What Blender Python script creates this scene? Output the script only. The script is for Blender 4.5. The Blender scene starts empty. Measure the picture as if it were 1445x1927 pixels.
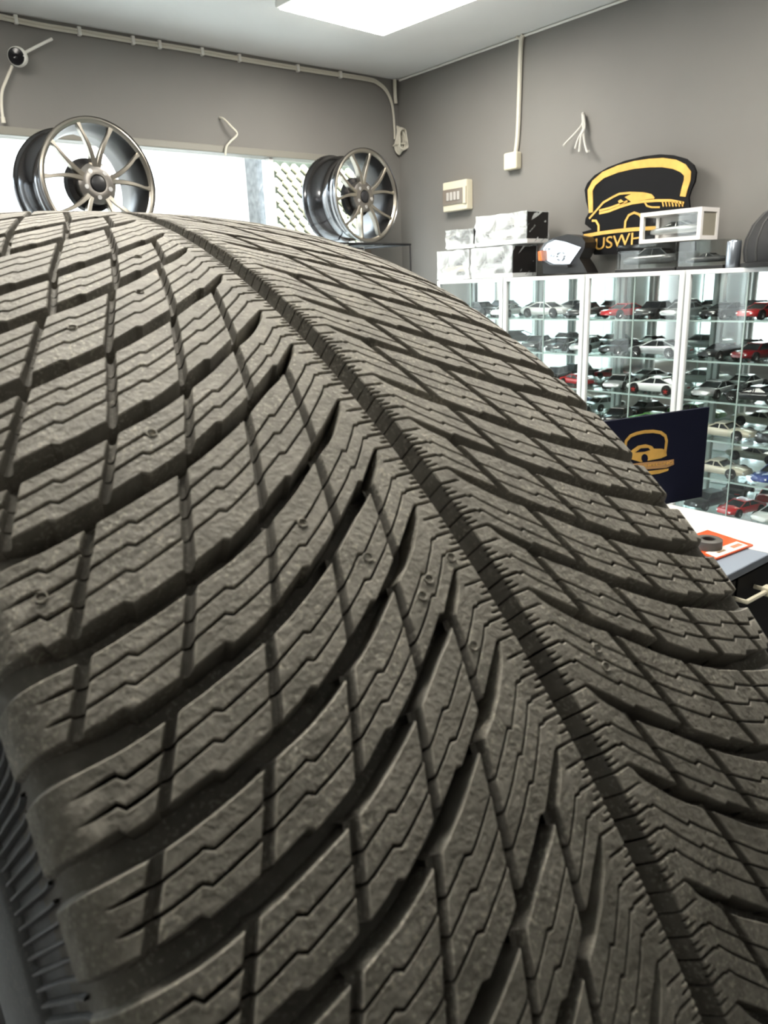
import bpy, bmesh, math, random
import numpy as np
from mathutils import Matrix, Vector

random.seed(7)
SC = bpy.context.scene
COL = SC.collection

# ------------------------------------------------------------------ camera
IW, IH, FPX = 1445.0, 1927.0, 1417.66
CAMZ = 1.40
# rows: world X, Y, up expressed in the camera frame (x right, y down, z forward)
MW = np.array([[0.77738022, -0.20788286, 0.59368738],
               [-0.62793773, -0.20084216, 0.75190201],
               [-0.03707008, -0.95731246, -0.28666821]])
cam_d = bpy.data.cameras.new('camera')
cam = bpy.data.objects.new('camera', cam_d)
COL.objects.link(cam)
cm = Matrix.Identity(4)
for i in range(3):
    cm[i][0] = MW[i, 0]
    cm[i][1] = -MW[i, 1]
    cm[i][2] = -MW[i, 2]
cm[2][3] = CAMZ
cam.matrix_world = cm
cam_d.sensor_fit = 'VERTICAL'
cam_d.sensor_height = 24.0
cam_d.sensor_width = 18.0
cam_d.lens = FPX / IH * 24.0
cam_d.clip_start = 0.01
cam_d.clip_end = 60
cam_d.dof.use_dof = True
cam_d.dof.focus_distance = 0.47
cam_d.dof.aperture_fstop = 22.0
SC.camera = cam

# ------------------------------------------------------------------ world, exposure
wd = bpy.data.worlds.new('daylight')
SC.world = wd
wd.use_nodes = True
bg = wd.node_tree.nodes['Background']
bg.inputs[0].default_value = (0.80, 0.90, 1.0, 1)
bg.inputs[1].default_value = 6.0
vs = SC.view_settings
vs.view_transform = 'Standard'
vs.look = 'None'
vs.exposure = 1.15
PANEL_E = 15.0                              # ceiling panel emission
vs.gamma = 1.0
vs.use_curve_mapping = False
SC.cycles.transparent_max_bounces = 32
SC.cycles.max_bounces = 10
SC.cycles.glossy_bounces = 6

XR, YW, ZC = 3.23, 3.808, 2.5625           # right wall, window wall, ceiling
XL, YB = -2.6, -2.4                        # unseen walls behind the camera


def ray(px, py):
    return MW @ np.array([(px - IW / 2) / FPX, (py - IH / 2) / FPX, 1.0])


def on_x(px, py, x):
    r = ray(px, py)
    r = r * x / r[0]
    return Vector((r[0], r[1], r[2] + CAMZ))


def on_y(px, py, y):
    r = ray(px, py)
    r = r * y / r[1]
    return Vector((r[0], r[1], r[2] + CAMZ))


def on_z(px, py, z):
    r = ray(px, py)
    r = r * (z - CAMZ) / r[2]
    return Vector((r[0], r[1], r[2] + CAMZ))


# ------------------------------------------------------------------ materials
MATS = {}


def mat(name, col=(0.5, 0.5, 0.5), rough=0.5, metal=0.0, spec=0.5, trans=0.0, emit=None, es=0.0,
        noise=0.0, nscale=8.0, bump=0.0, bscale=200.0, coat=0.0, ior=1.45):
    if name in MATS:
        return MATS[name]
    m = bpy.data.materials.new(name)
    m.use_nodes = True
    nt = m.node_tree
    b = nt.nodes['Principled BSDF']
    b.inputs['Base Color'].default_value = (*col, 1)
    b.inputs['Roughness'].default_value = rough
    b.inputs['Metallic'].default_value = metal
    b.inputs['Specular IOR Level'].default_value = spec
    b.inputs['Transmission Weight'].default_value = trans
    b.inputs['Coat Weight'].default_value = coat
    b.inputs['IOR'].default_value = ior
    if emit:
        b.inputs['Emission Color'].default_value = (*emit, 1)
        b.inputs['Emission Strength'].default_value = es
    if noise or bump:
        tc = nt.nodes.new('ShaderNodeTexCoord')
    if noise:
        n = nt.nodes.new('ShaderNodeTexNoise')
        n.inputs['Scale'].default_value = nscale
        n.inputs['Detail'].default_value = 6
        r = nt.nodes.new('ShaderNodeValToRGB')
        r.color_ramp.elements[0].position = 0.3
        r.color_ramp.elements[1].position = 0.7
        r.color_ramp.elements[0].color = (*[c * (1 - noise) for c in col], 1)
        r.color_ramp.elements[1].color = (*[min(1, c * (1 + noise)) for c in col], 1)
        nt.links.new(tc.outputs['Object'], n.inputs['Vector'])
        nt.links.new(n.outputs['Fac'], r.inputs['Fac'])
        nt.links.new(r.outputs['Color'], b.inputs['Base Color'])
    if bump:
        n2 = nt.nodes.new('ShaderNodeTexNoise')
        n2.inputs['Scale'].default_value = bscale
        n2.inputs['Detail'].default_value = 4
        bp = nt.nodes.new('ShaderNodeBump')
        bp.inputs['Strength'].default_value = bump
        bp.inputs['Distance'].default_value = 0.001
        nt.links.new(tc.outputs['Object'], n2.inputs['Vector'])
        nt.links.new(n2.outputs['Fac'], bp.inputs['Height'])
        nt.links.new(bp.outputs['Normal'], b.inputs['Normal'])
    MATS[name] = m
    return m


def glass_mat(name, tint=(0.9, 0.97, 0.95), refl=0.08, rough=0.02):
    """thin sheet glass: lets light through, mirrors a little"""
    if name in MATS:
        return MATS[name]
    m = bpy.data.materials.new(name)
    m.use_nodes = True
    nt = m.node_tree
    nt.nodes.clear()
    o = nt.nodes.new('ShaderNodeOutputMaterial')
    t = nt.nodes.new('ShaderNodeBsdfTransparent')
    g = nt.nodes.new('ShaderNodeBsdfGlossy')
    mx = nt.nodes.new('ShaderNodeMixShader')
    fr = nt.nodes.new('ShaderNodeLayerWeight')
    fr.inputs['Blend'].default_value = 0.5
    pw = nt.nodes.new('ShaderNodeMath')
    pw.operation = 'POWER'
    pw.inputs[1].default_value = 5.0
    ad = nt.nodes.new('ShaderNodeMath')
    ad.operation = 'MULTIPLY_ADD'
    ad.inputs[1].default_value = 1 - refl
    ad.inputs[2].default_value = refl
    ad.use_clamp = True
    t.inputs['Color'].default_value = (*tint, 1)
    g.inputs['Color'].default_value = (1, 1, 1, 1)
    g.inputs['Roughness'].default_value = rough
    nt.links.new(fr.outputs['Facing'], pw.inputs[0])
    nt.links.new(pw.outputs[0], ad.inputs[0])
    nt.links.new(ad.outputs[0], mx.inputs['Fac'])
    nt.links.new(t.outputs[0], mx.inputs[1])
    nt.links.new(g.outputs[0], mx.inputs[2])
    nt.links.new(mx.outputs[0], o.inputs['Surface'])
    MATS[name] = m
    return m


# ------------------------------------------------------------------ mesh helpers
def mesh_obj(name, verts, faces, material, parent=None, smooth=False, mats=None, fmat=None):
    me = bpy.data.meshes.new(name)
    me.from_pydata([tuple(v) for v in verts], [], faces)
    for mm in (mats or [material]):
        me.materials.append(mm)
    if fmat is not None:
        me.polygons.foreach_set('material_index', fmat)
    if smooth:
        me.polygons.foreach_set('use_smooth', [True] * len(me.polygons))
    me.update()
    o = bpy.data.objects.new(name, me)
    COL.objects.link(o)
    if parent is not None:
        o.parent = parent
    return o


def tag(o, label, cat, group=None, kind=None):
    if label:
        o['label'] = label
    if cat:
        o['category'] = cat
    if group:
        o['group'] = group
    if kind:
        o['kind'] = kind
    return o


def empty(name, loc=(0, 0, 0), rotz=0.0, label=None, cat=None, group=None):
    o = bpy.data.objects.new(name, None)
    o.empty_display_size = 0.02
    COL.objects.link(o)
    o.location = loc
    o.rotation_euler = (0, 0, rotz)
    return tag(o, label, cat, group)


class MB:
    """collects boxes, tubes, lathes and prisms; build() makes one mesh object of them"""

    def __init__(self):
        self.v = []
        self.f = []

    def add(self, vs_, fs_):
        k = len(self.v)
        self.v += [Vector(p) for p in vs_]
        self.f += [[i + k for i in f] for f in fs_]
        return self

    def box(self, x0, x1, y0, y1, z0, z1, bev=0.0):
        if bev <= 0:
            vs_ = [(x, y, z) for z in (z0, z1) for y in (y0, y1) for x in (x0, x1)]
            return self.add(vs_, [(0, 2, 3, 1), (4, 5, 7, 6), (0, 1, 5, 4), (2, 6, 7, 3), (0, 4, 6, 2), (1, 3, 7, 5)])
        bm = bmesh.new()
        bmesh.ops.create_cube(bm, size=1)
        for v in bm.verts:
            v.co = Vector(((x0 + x1) / 2 + v.co.x * (x1 - x0), (y0 + y1) / 2 + v.co.y * (y1 - y0), (z0 + z1) / 2 + v.co.z * (z1 - z0)))
        bmesh.ops.bevel(bm, geom=bm.edges[:], offset=bev, segments=2, affect='EDGES', profile=0.5)
        bm.verts.index_update()
        self.add([v.co.copy() for v in bm.verts], [[v.index for v in f.verts] for f in bm.faces])
        bm.free()
        return self

    def tube(self, pts, rad, seg=8, caps=True):
        pts = [Vector(p) for p in pts]
        rads = rad if isinstance(rad, (list, tuple)) else [rad] * len(pts)
        vs_, fs_ = [], []
        prev = None
        for i, p in enumerate(pts):
            d = (pts[min(i + 1, len(pts) - 1)] - pts[max(i - 1, 0)]).normalized()
            if prev is None:
                a = Vector((0, 0, 1)) if abs(d.z) < 0.9 else Vector((1, 0, 0))
                n = d.cross(a).normalized()
            else:
                n = (prev - d * prev.dot(d)).normalized()
            prev = n
            b = d.cross(n)
            for k in range(seg):
                t = 2 * math.pi * k / seg
                vs_.append(p + (n * math.cos(t) + b * math.sin(t)) * rads[i])
        for i in range(len(pts) - 1):
            for k in range(seg):
                a0, a1 = i * seg + k, i * seg + (k + 1) % seg
                fs_.append((a0, a1, a1 + seg, a0 + seg))
        if caps:
            fs_.append(tuple(range(seg))[::-1])
            fs_.append(tuple(len(vs_) - seg + k for k in range(seg)))
        return self.add(vs_, fs_)

    def lathe(self, prof, seg=48, axis='y', closed=False):
        """prof: list of (axial, radius)"""
        vs_, fs_ = [], []
        n = len(prof)
        for k in range(seg):
            t = 2 * math.pi * k / seg
            for a, r in prof:
                if axis == 'y':
                    vs_.append((r * math.sin(t), a, r * math.cos(t)))
                elif axis == 'z':
                    vs_.append((r * math.cos(t), r * math.sin(t), a))
                else:
                    vs_.append((a, r * math.cos(t), r * math.sin(t)))
        m = n if closed else n - 1
        for k in range(seg):
            for i in range(m):
                a0 = k * n + i
                a1 = k * n + (i + 1) % n
                b0 = ((k + 1) % seg) * n + i
                b1 = ((k + 1) % seg) * n + (i + 1) % n
                fs_.append((a0, a1, b1, b0))
        return self.add(vs_, fs_)

    def prism(self, poly, d0, d1, frame):
        """poly: 2-D outline; frame(u, v, d) -> point"""
        n = len(poly)
        vs_ = [frame(u, v, d0) for u, v in poly] + [frame(u, v, d1) for u, v in poly]
        fs_ = [tuple(range(n))[::-1], tuple(range(n, 2 * n))]
        fs_ += [(i, (i + 1) % n, n + (i + 1) % n, n + i) for i in range(n)]
        return self.add(vs_, fs_)

    def xform(self, m):
        self.v = [m @ v for v in self.v]
        return self

    def build(self, name, material, parent=None, smooth=False, angle=None):
        o = mesh_obj(name, self.v, self.f, material, parent, smooth)
        bm = bmesh.new()
        bm.from_mesh(o.data)
        bmesh.ops.recalc_face_normals(bm, faces=bm.faces[:])
        bm.to_mesh(o.data)
        bm.free()
        if smooth:
            o.data.set_sharp_from_angle(angle=angle or math.radians(35))
        return o


def struct(o):
    o['kind'] = 'structure'
    return o


# ------------------------------------------------------------------ the room
M_GREY = mat('grey_wall_paint', (.20, .192, .180), .7, noise=.06, nscale=1.6, bump=.08, bscale=60)
M_CEIL = mat('ceiling_paint', (.80, .80, .78), .85, noise=.03, nscale=2)
M_FLOOR = mat('grey_floor_tiles', (.28, .28, .28), .35, noise=.12, nscale=3)
M_WHITE = mat('white_plastic', (.78, .77, .72), .4)
M_CABLE = mat('cream_cable_sheath', (.66, .63, .54), .45)
M_FRAME = mat('beige_window_frame', (.24, .23, .20), .45)
M_WFRAME = mat('white_window_frame', (.80, .80, .78), .4)
M_BLACK = mat('black_steel', (.012, .012, .013), .4)
M_PANE = glass_mat('window_glass', (.97, .99, .98), .05)

WX0, WX1, WZ0, WZ1 = -2.1, 2.985, .62, 2.085     # window opening

struct(MB().box(XL - .1, XR + .1, YB - .1, YW + .1, -.1, 0).build('floor', M_FLOOR))
struct(MB().box(XL - .1, XR + .1, YB - .1, YW + .12, ZC, ZC + .1).build('ceiling', M_CEIL))
struct(MB().box(XR, XR + .12, YB - .1, YW + .12, 0, ZC).build('wall_right', M_GREY))
struct(MB().box(XL - .1, XL, YB - .1, YW + .12, 0, ZC).build('wall_left', M_GREY))
struct(MB().box(XL, XR, YB - .1, YB, 0, ZC).build('wall_back', M_GREY))
ww = MB()
ww.box(XL, XR, YW, YW + .12, WZ1 + .035, ZC)
ww.box(XL, XR, YW, YW + .12, 0, WZ0)
ww.box(WX1, XR, YW, YW + .12, WZ0, WZ1 + .035)
ww.box(XL, WX0, YW, YW + .12, WZ0, WZ1 + .035)
PIERS = [(.45, .80), (-.40, -.02), (-1.30, -.92)]
for a, b in PIERS:
    ww.box(a, b, YW, YW + .12, WZ0, WZ1 + .035)
struct(ww.build('wall_front', M_GREY))

win = struct(empty('window_1', ((WX0 + WX1) / 2, YW + .05, WZ0)))
wc = Vector(win.location)


def wpart(mb, name, m):
    for i, v in enumerate(mb.v):
        mb.v[i] = v - wc
    return mb.build(name, m, win)


wpart(MB().box(WX0, WX1, YW - .022, YW + .08, WZ1, WZ1 + .035, .004), 'head_frame', M_FRAME)
wpart(MB().box(WX0, WX1, YW + .0, YW + .08, WZ0, WZ0 + .05, .004), 'sill_frame', M_FRAME)
wpart(MB().box(WX1 - .05, WX1, YW + .0, YW + .08, WZ0, WZ1, .004), 'side_frame', mat('brown_frame', (.25, .21, .17), .5))
wpart(MB().box(WX0, WX0 + .05, YW + .0, YW + .08, WZ0, WZ1, .004), 'side_frame', M_FRAME)
mulls = [2.328]
for x in mulls:
    wpart(MB().box(x - .013, x + .013, YW + .0, YW + .08, WZ0 + .05, WZ1, .003), 'mullion', M_WFRAME)
panes = [(2.328, WX1 - .05), (PIERS[0][1], 2.328), (PIERS[1][1], PIERS[0][0]), (PIERS[2][1], PIERS[1][0]), (WX0 + .05, PIERS[2][0])]
for a, b in panes:
    wpart(MB().box(a + .013, b - .013, YW + .036, YW + .042, WZ0 + .05, WZ1), 'pane', M_PANE)

# what stands outside: pale brick wall, a rough column, an openwork screen
struct(MB().box(-9, 9, YW + .12, YW + 9, -.2, -.1).build('floor_outside', mat('pale_paving', (.55, .55, .52), .8, noise=.1)))
m = bpy.data.materials.new('pale_brick')  # pale brick tones with lighter mortar
m.use_nodes = True
nt = m.node_tree
bt = nt.nodes.new('ShaderNodeTexBrick')
bt.inputs['Color1'].default_value = (.80, .74, .68, 1)
bt.inputs['Color2'].default_value = (.72, .66, .60, 1)
bt.inputs['Mortar'].default_value = (.86, .84, .80, 1)
bt.inputs['Scale'].default_value = 4
tcn = nt.nodes.new('ShaderNodeTexCoord')
mp = nt.nodes.new('ShaderNodeMapping')
mp.inputs['Rotation'].default_value = (math.radians(90), 0, 0)
nt.links.new(tcn.outputs['Object'], mp.inputs['Vector'])
nt.links.new(mp.outputs['Vector'], bt.inputs['Vector'])
nt.links.new(bt.outputs['Color'], nt.nodes['Principled BSDF'].inputs['Base Color'])
nt.nodes['Principled BSDF'].inputs['Roughness'].default_value = .85
YO = YW + 2.0
struct(MB().box(-7.5, 3.42, YO, YO + .2, -.1, 2.6).build('wall_outside', m))
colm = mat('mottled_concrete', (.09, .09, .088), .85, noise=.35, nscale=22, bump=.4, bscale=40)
c0, c1 = on_y(486, 350, YO - .25), on_y(506, 350, YO - .25)
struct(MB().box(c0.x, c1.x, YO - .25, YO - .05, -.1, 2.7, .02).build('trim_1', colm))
# openwork screen of small staggered pieces
s0, s1 = on_y(512, 300, YO + .3), on_y(640, 470, YO + .3)
scr = struct(MB().box(s0.x - .05, s1.x + .7, YO + .30, YO + .36, -.1, 2.9).build('trim_2', mat('dark_greenish_backing', (.06, .065, .045), .9, noise=.3, nscale=14)))  # dark greenish backdrop behind the screen pieces
pm = MB()
pm.box(-.041, .041, -.03, .02, -.024, .024, .012)
pm.xform(Matrix.Rotation(math.radians(38), 4, 'Y'))
proto = pm.build('screen_piece', mat('cream_cement', (.50, .46, .34), .8), scr)
first = True
for r in range(22):
    for c in range(9):
        x = s0.x + .02 + c * .098 + (.049 if r % 2 else 0)
        z = 2.42 - r * .062
        if r > 15 and (c + r) % 3 == 0:
            continue
        if first:
            o = proto
            first = False
        else:
            o = proto.copy()
            COL.objects.link(o)
        o.location = (x, YO + .285, z)

# ceiling panel lights; those away from the corner are added to light the tread
for lx, ly, lab in ((2.29, 2.80, 'square white light panel on the ceiling near the room corner, switched on'), (.40, 2.75, 'added square light panel on the ceiling before the window, out of view'),
                    (2.29, .90, 'added square light panel on the ceiling over the desk, out of view'),
                    (.40, .95, 'added square light panel on the ceiling over the tyre, out of view')):
    lp = empty('ceiling_light', (lx, ly, ZC), math.radians(4), lab, 'ceiling light', 'ceiling light panels')
    MB().box(-.31, .31, -.31, .31, -.028, 0, .006).build('housing', M_WHITE, lp)
    MB().box(-.295, .295, -.295, .295, -.034, -.0285).build('diffuser', mat('lit_diffuser', (.9, .9, .88), .5, emit=(1.0, .95, .86), es=PANEL_E), lp)

# cable runs
def px_path(pts, plane, val):
    return [(on_y(x, y, val) if plane == 'y' else on_x(x, y, val)) for x, y in pts]


def smooth_path(pts, n=6):
    P_ = [Vector(p) for p in pts]
    out = []
    for i in range(len(P_) - 1):
        p0, p1, p2, p3 = P_[max(i - 1, 0)], P_[i], P_[i + 1], P_[min(i + 2, len(P_) - 1)]
        for k in range(n):
            t = k / n
            out.append(.5 * ((2 * p1) + (-p0 + p2) * t + (2 * p0 - 5 * p1 + 4 * p2 - p3) * t * t + (-p0 + 3 * p1 - 3 * p2 + p3) * t ** 3))
    out.append(P_[-1])
    return out


def cable(name, pts, rad, m, label, cat, group=None, seg=8, parent=None):
    pts = smooth_path(pts)
    b = pts[-1].copy()
    mb = MB().tube([p - b for p in pts], rad, seg)
    o = mb.build(name, m, parent, True, math.radians(60))
    o.location = b
    if label:
        tag(o, label, cat, group)
    return o


run = empty('ceiling_cable', on_y(691, 152, YW - .01), 0, 'pair of cream cables clipped along the ceiling edge above the window', 'cable')
rb = Vector(run.location)
wl = [(-60, 21), (0, 34), (75, 50), (149, 62), (250, 79), (346, 94), (430, 109), (500, 121), (601, 137), (691, 151), (712, 159), (727, 173), (737, 196), (741, 225), (743, 262)]
for dz, dy in ((0, -.010), (.011, -.008)):
    pts = [p - rb + Vector((0, 0, dz)) for p in smooth_path(px_path(wl, 'y', YW + dy))]
    MB().tube(pts, .0065, 8).build('wire', M_CABLE, run, True)
for x, y in ((30, 40), (149, 62), (250, 79), (300, 87), (380, 100), (450, 112), (560, 131), (640, 143)):
    p = on_y(x, y, YW - .008) - rb
    MB().box(p.x - .008, p.x + .008, p.y - .012, p.y + .008, p.z - .012, p.z + .024, .003).build('clip', M_WHITE, run)
dp = cable('corner_conduit', [(XR - .035, YW - .02, ZC - .004), (XR - .035, YW - .02, ZC - .09), (XR - .03, YW - .02, ZC - .13)], .011, M_CABLE, 'short cream conduit stub in the corner under the ceiling', 'conduit')
coil = empty('cable_coil', on_y(750, 290, YW - .03), 0, 'coiled bundle of spare cream cable hanging in the corner', 'cable coil')
cb = Vector(coil.location)
for i in range(5):
    w = .018 + .004 * i
    pts = []
    for k in range(25):
        t = 2 * math.pi * k / 24
        pts.append(Vector((w * math.cos(t) + .006 * math.sin(3 * t + i), -.012 * i + .006 * math.sin(2 * t), .075 + (.075 - .005 * i) * math.sin(t))))
    MB().tube(pts, .0055, 6, False).build('loop', M_CABLE, coil, True)
MB().tube([(-.03, -.03, .05), (.03, -.03, .055), (.035, 0, .05), (-.03, .012, .045), (-.032, -.03, .05)], .005, 6).build('tie', M_CABLE, coil, True)

cable('wall_cable', [(XR - .007, YW - .03, ZC - .008), (XR - .007, 2.9, ZC - .008), (XR - .007, 1.2, ZC - .008), (XR - .007, -.5, ZC - .008)], .006, M_WHITE,
      'thin white cable tucked along the right wall and ceiling', 'cable')
sk = empty('wall_socket', on_x(970, 320, XR), 0, 'small cream junction socket at the end of a vertical cable', 'socket')
sb = Vector(sk.location)
a, b = on_x(958, 305, XR), on_x(982, 305, XR)
MB().box(-.045, 0, b.y - sb.y, a.y - sb.y, 0, .082, .008).build('cover', mat('cream_plastic', (.72, .67, .52), .4), sk)
pts = [p - sb for p in smooth_path(px_path([(985, 66), (981, 76), (979, 110), (977, 180), (974, 255), (969, 296)], 'x', XR - .012))]
MB().tube(pts, .0115, 8).build('conduit', M_CABLE, sk, True)
pts = [p - sb for p in smooth_path(px_path([(972, 70), (979, 74), (981, 84)], 'x', XR - .012))]
MB().tube(pts, .007, 8).build('branch_wire', M_CABLE, sk, True)

bx = empty('fuse_box', on_x(868, 397, XR), 0, 'cream fuse box with a smoked flap on the grey wall', 'fuse box')
bb = Vector(bx.location)
y0, y1 = on_x(890, 368, XR).y - bb.y, on_x(845, 370, XR).y - bb.y
MB().box(-.05, 0, y0, y1, 0, .155, .006).build('body', mat('cream_plastic'), bx)
MB().box(-.058, -.051, y0 + .012, y1 - .006, .035, .115, .003).build('flap', mat('smoked_flap', (.22, .19, .16), .15), bx)
MB().box(-.062, -.05, y0, y0 + .02, .03, .12, .003).build('hinge', mat('cream_plastic'), bx)
for k in range(4):
    MB().box(-.0635, -.0585, y0 + .045 + k * .028, y0 + .064 + k * .028, .055, .098, .001).build('switch', mat('grey_switch', (.5, .48, .45), .4), bx)

st = empty('wire_stub', on_x(1097, 212, XR), 0, 'loose white wire ends sticking out of the grey wall', 'wires')
stb = Vector(st.location)
for i, pl in enumerate(([(1097, 212), (1096, 232), (1085, 248), (1066, 268), (1060, 275)], [(1097, 214), (1098, 240), (1088, 262), (1082, 280)],
                        [(1096, 214), (1097, 236), (1099, 262), (1104, 284), (1108, 284)], [(1098, 216), (1100, 240), (1093, 258), (1090, 286)])):
    pts = [on_x(x, y, XR - .004 - .012 * k - .004 * i) - stb for k, (x, y) in enumerate(pl)]
    MB().tube(smooth_path(pts), .0055, 6).build('wire_end', mat('dirty_white_wire', (.55, .54, .50), .5), st, True)

cable('dangling_wire', [on_y(413, 221, YW + .0), on_y(421, 224, YW - .03), on_y(435, 238, YW - .05), on_y(446, 252, YW - .05), on_y(434, 266, YW - .045), on_y(426, 276, YW - .04), on_y(424, 292, YW - .035)], .0055, M_CABLE,
      'bent cream wire end hanging over the window head', 'wire')

cc = empty('security_camera', on_y(38, 108, YW), 0, 'small round white security camera with a dark lens above the window', 'camera')
ccb = Vector(cc.location)
MB().lathe([(-.0, .0), (-.0, .022), (-.012, .024), (-.02, .012)], 24, 'y').build('mount', M_WHITE, cc, True)
p = on_y(34, 107, YW - .06) - ccb
d = Vector((-.55, -.8, -.18)).normalized()
rot = d.to_track_quat('-Y', 'Z').to_matrix().to_4x4()
mm4 = Matrix.Translation(p) @ rot
MB().lathe([(.035, 0), (.033, .022), (.022, .034), (0, .039), (-.018, .037), (-.024, .033)], 28, 'y').xform(mm4).build('shell', M_WHITE, cc, True)
MB().lathe([(-.023, .0335), (-.028, .030), (-.030, .012), (-.027, .010), (-.024, 0)], 28, 'y').xform(mm4).build('lens_face', mat('black_lens', (.01, .01, .012), .12), cc, True)
MB().tube([(0, -.01, 0), p * .5, p], .009, 8).build('arm', M_WHITE, cc, True)
pts = [on_y(x, y, YW - .03) - ccb for x, y in ((47, 99), (70, 87), (98, 73))]
MB().tube(smooth_path(pts), .006, 8).build('antenna', M_WHITE, cc, True)
pts = [on_y(x, y, YW - .03) - ccb for x, y in ((23, 124), (12, 150), (4, 172), (3, 200), (6, 226))]
MB().tube(smooth_path(pts), .006, 8).build('lead', M_CABLE, cc, True)
p = on_y(6, 226, YW - .03) - ccb
MB().lathe([(-.012, 0), (-.012, .010), (.012, .009), (.012, 0)], 12, 'z').xform(Matrix.Translation(p)).build('plug', M_CABLE, cc, True)

# ------------------------------------------------------------------ the tyre
TR = 0.355                                  # outer radius in metres; all tread data below in units of it
PA, PB = 0.22937, 3.60344                   # crown: r = 1 - PA w^2 - PB w^4
TH0, DL = 0.07631, -0.0229                  # first pitch, shift of the right half
PLEN = {'L': 0.06841, 'S': 0.05051}
WG = 0.0084                                 # half width of the centre groove
DG = 0.021                                  # groove depth
SIPE = 0.0016
SEGW = 0.0072
Q_END = 0.300
TC = Vector((0.12016575, 0.35276356, 1.07935673))
TROT = Matrix(((-0.0171390821, 0.999840221, -0.00507777183),
               (-0.958652149, -0.0178754553, -0.284018529),
               (-0.284063917, 0.0, 0.958805346)))


def make_profile():
    pts = []
    q = 0.0
    while q < 0.2549:
        pts.append((q, q, 1 - PA * q * q - PB * q ** 4))
        q += 0.0075
    q0 = 0.255
    w, r = q0, 1 - PA * q0 ** 2 - PB * q0 ** 4
    a0 = math.atan(2 * PA * q0 + 4 * PB * q0 ** 3)
    pts.append((q0, w, r))
    n = 24
    L = 0.075
    for i in range(n):
        f = (i + 0.5) / n
        a = a0 + (math.radians(80) - a0) * min(1, f * L / 0.034) ** 0.85
        w += L / n * math.cos(a)
        r -= L / n * math.sin(a)
        pts.append((q0 + (i + 1) * L / n, w, r))
    return np.array(pts)


PROF = make_profile()
_dw = np.gradient(PROF[:, 1], PROF[:, 0])
_dr = np.gradient(PROF[:, 2], PROF[:, 0])
_dw[0], _dr[0] = 1, 0


def prof(q):
    w = np.interp(q, PROF[:, 0], PROF[:, 1])
    r = np.interp(q, PROF[:, 0], PROF[:, 2])
    a = np.interp(q, PROF[:, 0], _dw)
    b = np.interp(q, PROF[:, 0], _dr)
    l = math.hypot(a, b)
    return w, r, -b / l, a / l


def tab(pairs):
    xs = [p[0] for p in pairs]
    ys = [p[1] for p in pairs]
    return lambda q: float(np.interp(q, xs, ys))


T_ = tab([(0, -.0245), (.0218, -.0245), (.030, -.0135), (.0408, -.0015), (.0434, .0012), (.0529, .0105), (.067, .0222), (.080, .0325),
          (.094, .0438), (.107, .0525), (.120, .0603), (.1365, .0695), (.1516, .0765), (.165, .081), (.1778, .0852),
          (.195, .0905), (.2108, .0945), (.225, .0977), (.2373, .0996), (.255, .1003), (.30, .1003)])
G_ = tab([(0, .0013), (.0212, .0013), (.024, .0035), (.030, .0062), (.04, .0085), (.055, .0097), (.08, .0108), (.107, .0128), (.14, .0126),
          (.165, .0125), (.195, .0138), (.224, .0160), (.25, .0165), (.3, .0165)])
A_ = tab([(0, .0245), (.0228, .0245), (.0257, .0203), (.04, .0182), (.06, .0168), (.08, .0165), (.11, .0150), (.15, .0130), (.245, .0108), (.3, .0106)])
B_ = tab([(0, .0374), (.0228, .0374), (.0257, .0332), (.045, .0308), (.0623, .0308), (.0818, .0292), (.1, .0272), (.1263, .0268), (.1563, .0250), (.245, .0235), (.3, .0232)])
_D = tab([(0, 0), (.0222, 0), (.026, .0030), (.0434, .0030), (.0529, .0020), (.067, 0), (.4, 0)])
_T0, _G0, _A0, _B0 = T_, G_, A_, B_
T_ = lambda q: _T0(q) + _D(q)
G_ = lambda q: _G0(q) + _D(q)
A_ = lambda q: _A0(q) - _D(q)
B_ = lambda q: _B0(q) - _D(q)
SEGS = {1: [(.0434, .25), (.0938, .33), (.1516, .34), (.2108, .46)],
        0: [(.067, .27), (.120, .40), (.1778, .45), (.2373, .42)]}


def seg_hit(curve, ws, m):
    q = ws
    for _ in range(30):
        q = 0.5 * q + 0.5 * (ws + m * (curve(q) - T_(ws)))
    return q


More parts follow.
